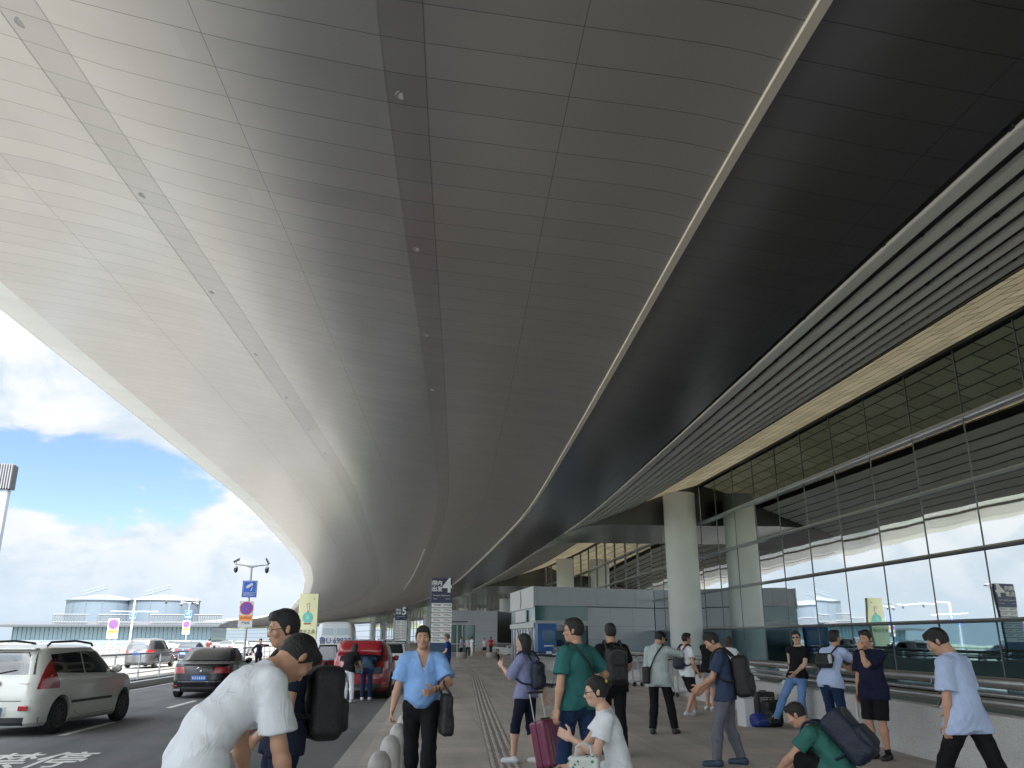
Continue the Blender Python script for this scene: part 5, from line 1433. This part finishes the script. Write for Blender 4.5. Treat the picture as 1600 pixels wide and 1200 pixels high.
        def keep(D_, X_, hc=hc.copy()):
            V = (X_-hc)@Hm; xx, yy, zz = V[..., 0], V[..., 1], V[..., 2]
            D_ = D_-.0025*np.sin(90*xx+8*np.sin(40*zz))*np.sin(70*yy+5*np.sin(60*xx))
            backl = .012 if hair in ('short', 'crop', 'bun') else .02
            a_ = fringe-zz+np.maximum(0, yy-.03)*.0; b_ = np.maximum(yy-backl-(zz+.03)*.5*(zz > -.03), lowz-zz)
            return np.maximum(D_, np.minimum(a_, b_))
        add('hair', [Q.mesh(max(.007, vox*.5), None, keep)], hairm)
    if cap is not None:
        Q = SDF(.015); Q.ell(hp(0, -.005, .035), (.089, .108, .10), Hm)
        Q.cuts.append((hp(0, 0, .04), -hu)); c_ = add('cap', [Q.mesh(.008)], cap)
        Q = SDF(.01); Q.ell(hp(0, .115, .046), (.062, .07, .010), Hm); add('cap_brim', [Q.mesh(.006)], cap)
    if face and vox < .016:
        for sx in (-1, 1):
            q = MB().ball(tuple(hp(sx*.031, .076, .004)), .0108, 8); q.build('eye', M_eye, root, 180)
            q = MB().ball(tuple(hp(sx*.031, .0842, .003)), .0060, 6); q.build('iris', M_iris, root, 180)
            MB().tube([tuple(hp(sx*.014, .090, .026)), tuple(hp(sx*.030, .088, .031)), tuple(hp(sx*.048, .075, .026))], .0045, 5).build('eyebrow', hairm, root)
            MB().tube([tuple(hp(sx*.018, .088, .011)), tuple(hp(sx*.031, .0885, .0145)), tuple(hp(sx*.044, .079, .010))], .0035, 5).build('eyelid', skin, root)
        MB().tube([tuple(hp(-.026, .084, -.057)), tuple(hp(-.008, .0965, -.055)), tuple(hp(.008, .0965, -.055)), tuple(hp(.026, .084, -.057))], [.002, .006, .006, .002], 6).build('mouth', M_lip, root, 180)
    if glasses is not None:
        gm, dark = glasses; g = MB()
        for sx in (-1, 1):
            pts = [tuple(hp(sx*.033+.024*math.cos(t), .100-.004*abs(math.cos(t)), .004+.017*math.sin(t))) for t in lin(0, 2*PI, 14)[:-1]]
            g.tube(pts, .0022, 5, True); g.tube([tuple(hp(sx*.057, .096, .008)), tuple(hp(sx*.080, .05, .008)), tuple(hp(sx*.084, -.01, .004))], .0022, 5)
        g.tube([tuple(hp(-.010, .101, .008)), tuple(hp(.010, .101, .008))], .002, 5); go = g.build('glasses', gm, root)
        for sx in (-1, 1):
            MB().lathe([(.0225, 0), (.0225, .001)], (0, 0, 0), 16, Matrix.Translation(tuple(hp(sx*.033, .099, .004))) @ Matrix(Hm.tolist()).to_4x4() @ Matrix.Rotation(PI/2, 4, 'X') @ Matrix.Diagonal((1, .75, 1, 1))).build('lens', mat('sun_lens', (.01, .01, .012), .08) if dark else M_lens2, go)
    if watch:
        w0, e0 = (wl, el) if watch[0] == 'L' else (wr, er); d = nrm(w0-e0); MB().lathe([(.030, -.012), (.034, -.010), (.034, .010), (.030, .012)], (0, 0, 0), 18, Matrix.Translation(tuple(w0-d*.015)) @ Vector(d).to_track_quat('Z', 'Y').to_matrix().to_4x4()).build('watch', watch[1], root)
    root.location = (x, y, z); root.rotation_euler = (0, 0, yaw); root.scale = (s_, s_, s_)
    return dict(o=root, P=P, sh=sh, neck=neck, chest=chest, waist=waist, tr=tr, tf=tf, tu=tu, hands=hands, shl=shl, shr=shr, wl=wl, wr=wr, s=s_, yaw=yaw, hc=hc, el=el, er=er, b=b, hp=hp, hl=hl, hr=hr)
def worn(pd, nm, parts, m, label, cat, group=None):
    o = meshobj(nm, parts, m); r = pd['o']; o.location = r.location; o.rotation_euler = r.rotation_euler; o.scale = r.scale
    return tag(o, label, cat, group)
def worn_mb(pd, mb, nm, m, label=None, cat=None, parent=None, smooth=60):
    o = mb.build(nm, m, parent, smooth)
    if parent is None: r = pd['o']; o.location = r.location; o.rotation_euler = r.rotation_euler; o.scale = r.scale; tag(o, label, cat)
    return o
def strap(pd, pts, m, parent, w=.018, nm='strap'):
    # resample and keep it just off the body
    mb = MB(); pts = [np.array(p) for p in pts]; P_ = []
    for i in range(len(pts)-1):
        for k in range(4): 
            t = k/4; p0 = pts[max(0, i-1)]; p1, p2 = pts[i], pts[i+1]; p3 = pts[min(len(pts)-1, i+2)]
            P_.append(.5*((2*p1)+(-p0+p2)*t+(2*p0-5*p1+4*p2-p3)*t*t+(-p0+3*p1-3*p2+p3)*t**3))
    P_.append(pts[-1]); mb.tube([tuple(p) for p in P_], w, 6); return mb.build(nm, m, parent, 60)
def backpack(pd, m, label, size=(.16, .10, .24), drop=0, m2=None, straps=True, off=0):
    c = (pd['chest']+pd['waist'])/2-pd['tf']*(.125*pd['b']+size[1]+off)-pd['tu']*(drop-.02)
    T = np.stack([pd['tr'], pd['tf'], pd['tu']], 1); S = SDF(.03)
    S.box(c, size, .07, T); S.box(c-pd['tf']*(size[1]*.85)-pd['tu']*size[2]*.35, (size[0]*.78, size[1]*.5, size[2]*.45), .04, T, k=.015)
    S.cone(c+pd['tu']*(size[2]+.015)-pd['tr']*.03, c+pd['tu']*(size[2]+.015)+pd['tr']*.03, .012, .012, k=.015)
    o = worn(pd, 'backpack', [S.mesh(.011, (.002, 1.3))], m, label, 'backpack')
    z_ = MB(); z_.tube([tuple(c-pd['tf']*(size[1]*1.02)+pd['tr']*size[0]*.8*math.cos(t)+pd['tu']*(size[2]*.55+size[2]*.3*math.sin(t))) for t in lin(0, PI, 10)], .004, 5)
    z_.build('zip', mat('zip', (.10, .10, .11), .4), o)
    if straps:
        for sx, sh in ((-1, pd['shl']), (1, pd['shr'])):
            q = pd['sh']+pd['tr']*sx*.11; tf, tu = pd['tf'], pd['tu']
            strap(pd, [q-tf*.16-tu*.04, q-tf*.05+tu*.075, q+tf*.055+tu*.05, q+tf*(.125*pd['b'])-tu*.08, q+tf*.12-tu*.22+pd['tr']*sx*.03, q-tf*.02-tu*.34+pd['tr']*sx*.05, q-tf*.16-tu*.36], m2 or m, o, .016)
    return o
def sling(pd, m, label, sx=1, size=(.13, .05, .10), pos=None, nm='shoulder_bag', front=1, cat='bag', drop=.12, strapm=None):
    "cross-body: strap from the shoulder opposite sx down to a bag at hip sx"
    tr, tf, tu = pd['tr'], pd['tf'], pd['tu']
    c = pos if pos is not None else pd['P']+tr*sx*.19+tf*.06*front+tu*(.12-drop)
    T = np.stack([tf, tr, tu], 1) if abs(front) < 2 else np.stack([tr, tf, tu], 1); S = SDF(.02); S.box(c, size, .03, T)
    o = worn(pd, nm, [S.mesh(.010, (.0015, .4))], m, label, cat)
    q = pd['sh']-tr*sx*.09
    r = .135*pd['b']
    strap(pd, [c+tu*size[2]*.9, pd['waist']+tr*sx*.12+tf*(r*.9), pd['chest']+tf*(r+.02)+tr*sx*.0, q+tf*.075+tu*.05, q+tu*.075, q-tf*.09+tu*.03, pd['chest']-tf*(r+.02)+tr*sx*.02, pd['waist']+tr*sx*.13-tf*(r*.9), c+tu*size[2]*.9-tf*.02], strapm or m, o, .013)
    return o
def facing(px, extra=0):
    return extra
# ------------------------------------------------------------------ the crowd
def at(px, py, t): return at_t(px, py, t)[:2]
c_white = cloth('white', (.72, .75, .79)); c_whit2 = cloth('offwhite', (.62, .63, .66)); c_navy = cloth('navy', (.016, .022, .045)); c_black = cloth('black', (.011, .011, .013))
c_lblue = cloth('light_blue_shirt', (.24, .43, .78)); c_pblue = cloth('pale_blue', (.46, .56, .80)); c_lav = cloth('lavender', (.235, .255, .42)); c_green = cloth('green', (.032, .145, .14)); c_green2 = cloth('sea_green', (.042, .16, .135))
c_jean = cloth('jeans', (.14, .26, .50)); c_jeand = cloth('dark_jeans', (.018, .038, .095)); c_grey = cloth('grey', (.15, .155, .19)); c_hood = cloth('pale_grey', (.42, .48, .48)); c_lgrey = cloth('light_grey', (.28, .29, .31))
c_red = cloth('red', (.45, .03, .04)); c_pink = cloth('pink', (.36, .13, .17)); c_royal = cloth('royal_blue', (.02, .05, .21)); c_slate = cloth('slate', (.04, .06, .115))
s_white = mat('white_shoe', (.55, .56, .58), .5); s_black = mat('black_shoe', (.015, .015, .017), .4); s_blue = mat('navy_shoe', (.03, .06, .11), .5)
goldm = mat('gold_frame', (.5, .36, .18), .25, 1); blackm = mat('black_frame', (.015, .012, .012), .3)
bagb = mat('black_nylon', (.012, .012, .014), .6, var=.1, vs=8, bump=.4, bs=40); bagn = mat('navy_nylon', (.014, .02, .04), .6, var=.1, vs=8, bump=.4, bs=40)

# man bending in the foreground and the one with glasses behind him
x, y = at(334, 1150, 4.7)
a1 = person('man in a loose white T-shirt bending forward in the foreground', x, y, 1.82, -R(58), lean=46, pel=(0, -.08, .94), head=(10, 58, 0), handL=(-.20, .26, .78), handR=(.20, .36, .62), poleL=(-.8, -.9, .1), poleR=(.3, -.6, -.2),
            top=c_white, bottom=c_jean, shoes=s_white, footL=(-.13, .05, 0), footR=(.13, -.1, 0), build=1.0, loose=1.8, hem=-.20, sleeve=.8, vox=.011)
x, y = at(447, 1090, 6.2)
a2 = person('man with gold glasses and dark clothes looking along the road, black backpack', x, y, 1.775, R(112), head=(0, 8, 0), top=c_navy, bottom=c_navy, glasses=(goldm, False), handL=(-.18, .22, .95), handR=(.18, .2, .95), build=1.08, hair='short', vox=.010)
backpack(a2, bagb, 'large black backpack worn by the man with gold glasses', (.17, .115, .235), drop=.06)

# the man walking towards us
x, y = at(659, 1085, 9.5)
a3 = person('man in an open light blue shirt and black trousers walking towards us', x, y, 1.70, R(176), twist=6, head=(-4, 2, 2), belly=.045, build=1.14, top=c_lblue, topk='shirt', bottom=c_black, shoes=s_black,
            handR=(.31, .06, .86), handL=(-.14, .27, 1.10), poleL=(-.9, -.5, -.3), footL=(-.10, .22, 0), footR=(.11, -.22, 0), hem=.06, sleeve=.80, loose=1.5, undershirt=c_whit2, watch=('L', goldm), curl=.8, vox=.009, pel=(0, 0, .93))
wl = a3['wl']; S = SDF(.02); e_ = a3['el']; c = (wl+e_)/2+np.array((-.06, .03, -.26)); S.box(c, (.055, .13, .19), .04, rotm(.2)); S.box(c+np.array((0, 0, -.12)), (.065, .15, .1), .04, rotm(.2), k=.03)
bag = worn(a3, 'hand_bag', [S.mesh(.01, (.002, 2))], bagb, 'black soft bag hanging from the forearm of the man in light blue', 'bag')
for dx in (-.05, .05): strap(a3, [c+(dx, -.08, .17), (wl+e_)/2+(dx*.6, -.04, .02), (wl+e_)/2+(dx*.6, 0, .05), (wl+e_)/2+(dx*.6, .04, .02), c+(dx, .08, .17)], bagb, bag, .011, 'handle')
MB().tube([tuple(a3['P']+a3['tr']*.145*math.cos(t)+a3['tf']*(.135*math.sin(t)+.02)+(0, 0, .085)) for t in lin(0, 2*PI, 24)][:-1], .014, 6, True).build('belt', mat('belt', (.012, .012, .03), .35), a3['o'], 60)
x, y = at(699, 1030, 32.8)
person('grey haired man in a royal blue polo standing beside the pylon sign', x, y, 1.74, R(80), top=c_royal, topk='polo', bottom=c_navy, hairm=HAIRG, hair='short', handL=(-.2, .22, 1.0), handR=(.2, .2, .95), vox=.018, build=1.1)

# woman with the pink suitcase
x, y = at(822, 1100, 12.0)
a5 = person('woman in a lavender top and dark capri trousers holding up a phone, white shoes', x, y, 1.655, R(52), sex='f', top=c_lav, bottom=cloth('capri', (.010, .016, .034)), botk='capri', shoes=s_white, hair='long', skin=SKF, head=(18, 0, 0),
            handL=(-.10, .34, 1.28), handR=(.27, -.20, .80), poleL=(-.3, -.4, -1), footL=(-.08, .16, 0), footR=(.09, -.14, 0), loose=1.7, sleeve=1.0, curl=.9, vox=.010, hem=-.02, palmL=(.6, .3, .3), build=1.05)
w_, d_ = a5['wl'], a5['hands'][0][1]; ph = MB(); ph.box(tuple(w_+d_*.10+np.array((.035, .02, .03))), (.075, .012, .15), rx=-R(20)); worn_mb(a5, ph, 'mobile_phone', mat('phone_black', (.01, .01, .012), .15), 'black mobile phone in the raised hand of the woman in lavender', 'phone', smooth=None)
backpack(a5, bagn, 'navy backpack worn by the woman in lavender', (.12, .07, .19), drop=.03, m2=bagn)
def suitcase(px, py, t, yaw, m, w, d, h, label, handle=.45, tilt=0):
    x, y = at(px, py, t); e = empty('suitcase', (x, y, 0), yaw, label, 'suitcase'); e.rotation_euler = (tilt, 0, yaw)
    b = MB().box((0, 0, h/2+.05), (w, d, h)).build('shell', m, e, None, .035)
    for k in range(6): MB().box((-w*.38+k*w*.152, -d/2-.004, h/2+.05), (.012, .012, h*.8)).build('rib', m, b, None, .004)
    MB().box((0, 0, h/2+.05), (w+.004, .014, h*.97)).build('zip', bagb, b)
    for sx in (-1, 1):
        for sy in (-1, 1): MB().lathe([(.02, -.015), (.03, -.012), (.03, .012), (.02, .015)], (0, 0, 0), 12, Matrix.Translation((sx*(w/2-.04), sy*(d/2-.04), .03)) @ Matrix.Rotation(PI/2, 4, 'Y')).build('wheel', M_tyre, e)
    if handle:
        MB().tube([(-w*.28, d*.36, h+.04), (-w*.28, d*.36, h+.04+handle)], .008, 6).build('handle_tube', M_alu, e); MB().tube([(w*.28, d*.36, h+.04), (w*.28, d*.36, h+.04+handle)], .008, 6).build('handle_tube', M_alu, e)
        MB().tube([(-w*.34, d*.36, h+.05+handle), (w*.34, d*.36, h+.05+handle)], .016, 8).build('handle', M_bump, e, 60)
    MB().box((0, 0, h+.07), (.16, .02, .02)).build('carry_handle', M_bump, e)
    return e
suitcase(866, 1160, 11.3, R(40), mat('wine_shell', (.19, .035, .085), .35, coat=.4), .40, .25, .56, 'wine pink suitcase pulled by the woman in lavender', .36, -R(14))

x, y = at(903, 1090, 9.3)
a6 = person('tall man in a green polo with glasses and jeans, seen from behind', x, y, 1.80, R(30), head=(38, 0, 0), top=c_green, topk='polo', bottom=c_jeand, shoes=s_blue, glasses=(goldm, False), handL=(-.28, .0, .84), handR=(.28, .16, 1.02), poleR=(.9, -.6, -.2),
            footL=(-.1, .12, 0), footR=(.12, -.14, 0), build=1.1, loose=1.4, sleeve=.72, vox=.010, curl=.5, hem=-.04)
sling(a6, bagb, 'black bag on a wide strap of the man in green polo', 1, (.13, .05, .11), drop=.10)
# seated woman on a suitcase
x, y = at(958, 1150, 7.3)
a7 = person('woman in a white T-shirt and black glasses sitting low on a case', x, y, 1.64, R(78), sex='f', pel=(0, -.05, .56), lean=16, head=(6, 8, 0), top=c_white, bottom=c_jeand, shoes=s_white, glasses=(blackm, False), hair='bun', skin=SKF,
            handL=(-.15, .36, .86), handR=(.12, .48, .50), poleR=(.5, -.2, -1), poleL=(-.3, -.2, -1), footL=(-.14, .42, 0), footR=(.13, .44, 0), kneeL=(0, 1, .5), kneeR=(0, 1, .5), hem=-.07, loose=1.3, vox=.009, curl=.6)
s7 = suitcase(958, 1165, 7.3, R(78), mat('dark_blue_shell', (.02, .035, .06), .4), .48, .28, .34, 'small dark case under the seated woman', 0); s7.location = (x+.05, y+.02, 0)
q = MB(); hp7 = a7['hp']; q.ball(tuple(hp7(-.03, -.10, .075)), .018, 6, (1.4, .7, .8)); q.build('hair_clip', mat('hair_clip', (.6, .5, .06), .4), a7['o'])
# patterned tote in front of her
x, y = at(912, 1160, 6.9); e = empty('tote_bag', (x, y, .46), R(70), 'white tote bag with green leaf pattern in front of the seated woman', 'bag')
e.scale = (.8, .8, .8); S = SDF(.02); S.box((0, 0, .17), (.07, .15, .17), .035); tb_ = meshobj('body', [S.mesh(.009, (.003, 1))], None, e)
mt = bpy.data.materials.new('leaf_print'); mt.use_nodes = True; t_ = mt.node_tree; vo = t_.nodes.new('ShaderNodeTexVoronoi'); vo.inputs['Scale'].default_value = 22; co = t_.nodes.new('ShaderNodeTexCoord'); t_.links.new(co.outputs['Object'], vo.inputs['Vector'])
rm = t_.nodes.new('ShaderNodeValToRGB'); rm.color_ramp.interpolation = 'CONSTANT'; rm.color_ramp.elements[0].color = (.06, .20, .10, 1); rm.color_ramp.elements[1].position = .33; rm.color_ramp.elements[1].color = (.55, .60, .56, 1)
t_.links.new(vo.outputs['Distance'], rm.inputs[0]); t_.links.new(rm.outputs[0], t_.nodes['Principled BSDF'].inputs['Base Color']); tb_.data.materials.clear(); tb_.data.materials.append(mt)
for dx in (-.04, .04): MB().tube([(dx, -.08, .33), (dx, -.07, .42), (dx, 0, .46), (dx, .07, .42), (dx, .08, .33)], .009, 6).build('handle', c_whit2, e, 60)
cs = empty('travel_bag', (x, y, 0), R(75), 'dark low travel bag under the leaf patterned tote', 'bag'); S = SDF(.02); S.box((0, 0, .22), (.15, .24, .22), .06); meshobj('body', [S.mesh(.012, (.003, 3))], bagb, cs); MB().tube([(-.1, -.1, .43), (-.08, 0, .45), (-.1, .1, .43)], .012, 6).build('handle', bagb, cs)

x, y = at(957, 1060, 12.6)
a8 = person('man in black with a black backpack pushing a trolley, back towards us', x, y, 1.80, R(3), top=c_black, bottom=c_black, handL=(-.27, .34, 1.02), handR=(.27, .34, 1.02), poleL=(-1, -.5, -.5), poleR=(1, -.5, -.5), footL=(-.1, .12, 0), footR=(.1, -.1, 0), build=1.12, vox=.011, sleeve=.7)
backpack(a8, bagb, 'black backpack on the back of the man dressed in black', (.15, .09, .25), drop=.03)
x, y = at(1030, 1070, 15.3)
a9 = person('person in a pale grey hooded jacket, black cap and black trousers looking down', x, y, 1.74, -R(28), head=(-30, 26, 0), top=c_hood, topk='jacket', bottom=c_black, botk='trousers', shoes=mat('two_tone_shoe', (.03, .04, .035), .5), cap=c_black, hair='short',
            handL=(-.10, .26, 1.10), handR=(.16, .32, 1.34), footL=(-.13, -.08, 0), footR=(.22, .10, 0), loose=2.4, vox=.011, hem=-.10)
sling(a9, bagb, 'large black shoulder bag on the hip of the person in the pale hood', -1, (.19, .06, .14), drop=.06, front=-.4)
x, y = at(1074, 1060, 18.8)
a10 = person('man in a white T-shirt and black shorts with a small cross-body bag', x, y, 1.73, -R(72), top=c_white, bottom=c_black, botk='shorts', shoes=s_white, handL=(-.22, .15, .9), handR=(.24, .12, .88), head=(-5, 0, 0), footL=(-.1, .25, 0), footR=(.1, -.12, 0), vox=.012, loose=1.4)
sling(a10, bagb, 'small black cross-body bag of the man in black shorts', 1, (.10, .045, .10), pos=a10['P']+np.array((.1, .17, .06)))
backpack(a10, bagn, 'dark blue backpack of the man in black shorts', (.13, .08, .20), drop=.02)
x, y = at(1107, 1055, 20.0)
person('man in a black long sleeved top and light grey shorts with folded arms', x, y, 1.72, -R(70), top=c_black, topk='long', bottom=c_lgrey, botk='shorts', shoes=s_white, handL=(.10, .24, 1.20), handR=(-.10, .26, 1.16), vox=.013, loose=1.4)
x, y = at(1141, 1040, 20.5)
person('woman in a white blouse with brown hair facing the barrier', x, y, 1.62, -R(40), sex='f', top=c_white, bottom=c_grey, hair='bob', hairm=HAIRB, handL=(-.12, .28, 1.1), handR=(.16, .30, 1.05), vox=.013, loose=1.4)
x, y = at(1136, 1100, 11.5)
a13 = person('man in a navy polo and grey trousers looking down at his hands', x, y, 1.705, R(62), head=(8, 30, 0), lean=6, top=c_slate, topk='polo', bottom=c_grey, shoes=s_blue, handL=(-.10, .34, .98), handR=(.10, .32, .95), footL=(-.16, .16, 0), footR=(.16, -.12, 0), loose=1.5, sleeve=.7, vox=.010, build=1.04)
backpack(a13, bagb, 'black backpack with a blue bottle, worn by the man in the navy polo', (.14, .11, .27), drop=.08)
c = (a13['chest']+a13['waist'])/2-a13['tf']*.30+a13['tr']*.15-a13['tu']*.14
worn_mb(a13, MB().lathe([(.03, 0), (.034, .02), (.034, .15), (.015, .18), (.015, .2)], tuple(c), 14), 'drink_bottle', mat('bottle_blue', (.02, .10, .30), .25), 'blue drink bottle in the side pocket of the black backpack', 'bottle')
# leaning on the rail
x, y = at(1246, 1080, 15.9)
a14 = person('man in sunglasses, black T-shirt and jeans leaning back on the rail', x, y, 1.74, R(128), lean=-8, side_lean=-4, head=(14, 0, 4), top=c_black, bottom=c_jean, shoes=s_black, hair='crop', skin=SKF, glasses=(blackm, True), handL=(-.12, .22, .98), handR=(.26, -.28, 1.13), poleL=(-1, -.6, .2), poleR=(.6, -1, 0),
             footL=(-.08, -.05, 0), footR=(.36, .30, 0), kneeR=(.3, 1, 0), pel=(0, -.06, .90), vox=.011, watch=('L', M_alu), hem=.0)
x, y = at(1306, 1080, 13.4)
a15 = person('man in a pale blue T-shirt leaning on the rail with his back half turned', x, y, 1.74, -R(62), lean=24, head=(-4, -6, 0), top=c_pblue, bottom=c_jeand, shoes=s_white, hair='short', handL=(-.12, .52, 1.12), handR=(.12, .52, 1.12), poleL=(-1, -.4, -.3), poleR=(1, -.3, -.2), pel=(0, -.12, .93), vox=.011, build=1.08)
T_ = a15; c = T_['chest']-T_['tf']*.20-T_['tu']*.12+T_['tr']*.02; S = SDF(.02); S.box(c, (.14, .07, .11), .05, np.stack([T_['tr'], T_['tf'], T_['tu']], 1))
b15 = worn(a15, 'sling_bag', [S.mesh(.01, (.002, 1))], bagb, 'black sling bag on the back of the man leaning on the rail', 'bag')
strap(a15, [c+T_['tu']*.08+T_['tr']*.08, T_['sh']+T_['tr']*.10-T_['tf']*.09, T_['sh']+T_['tr']*.08+T_['tu']*.075, T_['sh']+T_['tr']*.04+T_['tf']*.10], bagn, b15, .012); strap(a15, [c-T_['tu']*.08-T_['tr']*.1, T_['waist']-T_['tf']*.12-T_['tr']*.1, T_['waist']-T_['tr']*.17+T_['tf']*.03], bagn, b15, .012)
MB().lathe([(.03, 0), (.03, .10), (.02, .13)], tuple(c+T_['tr']*.13-T_['tf']*.02-T_['tu']*.05), 12).build('bottle', M_swh, b15)
x, y = gp(1378, 1187)
a16 = person('man in a navy T-shirt and dark shorts standing with one hand at his mouth', x, y, 1.695, R(118), head=(0, 4, 0), top=cloth('ink', (.014, .016, .042)), bottom=c_black, botk='shorts', shoes=s_black, socks=c_black, handL=(.015, .165, 1.47), handR=(.24, .02, .86), poleL=(-.7, .1, -1), palmL=(.2, -1, 0), loose=1.6, sleeve=.8, vox=.010, build=1.12, belly=.02, watch=('L', bagb), curl=.5, hem=-.10)
x, y = at(1512, 1130, 7.8)
a17 = person('young man in a loose pale blue shirt and black trousers walking, cigarette in hand', x, y, 1.73, R(28), lean=8, head=(22, 32, 0), top=c_pblue, bottom=c_black, shoes=s_black, handL=(-.20, .08, .82), handR=(.20, .22, .90), footL=(-.14, .34, 0), footR=(.14, -.34, 0), pel=(0, 0, .90), loose=2.0, sleeve=.85, vox=.010, hem=-.12, curl=.7)
h_, d_ = a17['hands'][0]; worn_mb(a17, MB().tube([tuple(h_+np.array((.0, .04, .0))), tuple(h_+np.array((.06, .09, .015)))], .005, 6), 'cigarette', M_white, 'white cigarette between the fingers of the young man walking', 'cigarette')
x, y = at(1288, 1165, 8.7)
a18 = person('man in a sea green shirt squatting with a big backpack', x, y, 1.72, R(50), lean=40, head=(4, 30, 0), pel=(0, -.16, .29), top=c_green2, topk='polo', bottom=c_black, shoes=s_black, handL=(-.16, .44, .32), handR=(.14, .42, .30), poleL=(-1, 0, -.3), poleR=(1, 0, -.3), footL=(-.16, .10, 0), footR=(.16, .06, 0), kneeL=(-.3, 1, .6), kneeR=(.3, 1, .6), hair='crop', vox=.010, loose=1.3, build=1.08)
b18 = backpack(a18, bagn, 'big navy backpack on the squatting man in green', (.19, .13, .27), drop=.04)
c = (a18['chest']+a18['waist'])/2-a18['tf']*.50+a18['tu']*.10; MB().box(tuple(c), (.11, .01, .15)).build('white_print', M_swh, b18)

# bags on the ground by the leaning man
def ground_bag(px, py, m, size, label, nm='backpack', cat='backpack', rz=0.3, straps=True):
    x, y = gp(px, py); e = empty(nm, (x, y, 0), rz, label, cat); S = SDF(.03); S.box((0, 0, size[2]), size, min(size)*.6); S.box((0, -size[1]*.9, size[2]*.7), (size[0]*.75, size[1]*.5, size[2]*.5), .04, k=.02)
    meshobj('body', [S.mesh(.012, (.004, px))], m, e)
    if straps: MB().tube([(-.05, 0, size[2]*2-.01), (-.03, 0, size[2]*2+.05), (.03, 0, size[2]*2+.05), (.05, 0, size[2]*2-.01)], .010, 6).build('handle', m, e, 60)
    MB().tube([(size[0]*.7*math.cos(t), -size[1]*1.42, size[2]*.8+size[2]*.35*math.sin(t)) for t in lin(0, PI, 8)], .004, 4).build('zip', M_alu, e)
    return e
ground_bag(1208, 1136, bagb, (.19, .12, .24), 'black backpack standing on the pavement beside the blue bag')
ground_bag(1187, 1136, mat('blue_nylon', (.012, .035, .22), .5, bump=.4, bs=30), (.17, .14, .12), 'bright blue soft bag on the pavement beside the black backpack', 'soft_bag', 'bag', .1)
e = suitcase(1192, 1090, 17.6, R(10), mat('black_shell', (.015, .018, .02), .4), .42, .26, .50, 'black case with three white stripes near the barrier', 0)
for k in range(3): MB().box((0, -.136, .44-k*.035), (.30, .006, .012)).build('stripe', M_white, e)
x, y = at(1165, 1110, 16.5); e = empty('white_box', (x, y, 0), R(5), 'small white box end standing by the barrier, left of the black case', 'box'); MB().box((0, 0, .25), (.20, .35, .5)).build('body', M_cladl, e, bevel=.01); MB().box((0, 0, .515), (.24, .38, .03)).build('lid', M_conc, e, bevel=.01)

# people at the red car
x, y = at(546, 1060, 25.2)
person('woman in a black top and white trousers loading the red car', x, y, 1.64, -R(25), sex='f', lean=34, head=(0, 20, 0), pel=(0, -.1, .93), top=c_black, bottom=c_white, shoes=s_white, hair='long', handL=(-.1, .55, .95), handR=(.15, .5, .85), z=RZ, vox=.015, loose=1.6)
x, y = at(573, 1060, 26.0)
person('person in blue jeans reaching deep into the open boot of the red car', x, y, 1.70, -R(2), lean=66, head=(0, 20, 0), pel=(0, -.12, .92), top=cloth('grey_blue', (.06, .11, .19)), bottom=c_jeand, shoes=s_white, handL=(-.12, .72, .95), handR=(.12, .7, .95), z=RZ, vox=.015)
x, y = at(527, 1050, 28.2)
person('person in a pink striped top leaning in at the open door of the red car', x, y, 1.66, -R(70), lean=28, top=c_pink, bottom=c_jeand, handL=(-.15, .45, 1.0), handR=(.15, .3, .9), z=RZ, vox=.016)
# far side of the road
x, y = at(405, 1012, 47)
person('person in dark clothes by the median railing with an arm raised', x, y, 1.70, -R(150), lean=12, top=c_navy, topk='long', bottom=c_black, handL=(-.15, .3, 1.35), handR=(.3, .1, 1.0), z=RZ, vox=.02)
x, y = at(326, 1010, 66)
person('distant person in dark red on the second road behind the black saloon', x, y, 1.7, -R(30), top=cloth('dark_red', (.10, .02, .025)), bottom=c_black, z=RZ, vox=.024)
# distant groups on the pavement
for i, (px, t, yw, top, bot, bk, sx, lab_, H) in enumerate([
    (721, 77, 60, c_pblue, c_navy, 'trousers', 'm', 'distant man in a pale blue shirt by the stone stools', 1.72),
    (737, 79, -60, c_white, c_white, 'trousers', 'm', 'distant man all in white beside the stone stools', 1.75),
    (731, 83, 190, c_whit2, c_black, 'trousers', 'm', 'distant man in white with dark trousers, behind the man all in white', 1.7),
    (757, 84, 170, c_whit2, c_black, 'skirt', 'f', 'distant woman in a white top and dark skirt near the second vestibule', 1.64),
    (767, 92, -20, c_red, c_black, 'trousers', 'm', 'distant person in a red top walking near the far barrier', 1.75),
    (657, 90, 10, c_black, c_black, 'trousers', 'm', 'far off person in black left of the pylon numbered 4', 1.7),
    (773, 60, 60, c_red, c_black, 'trousers', 'm', '', 1.7)][:6]):
    x, y = at(px, 1010, t); person(lab_, x, y, H, R(yw), sex=sx, top=top, bottom=bot, botk=bk, vox=.024, shoes=s_white if bot is c_white else None, hair='short' if sx == 'm' else 'bob', footL=(-.1, .1, 0), footR=(.1, -.08, 0))
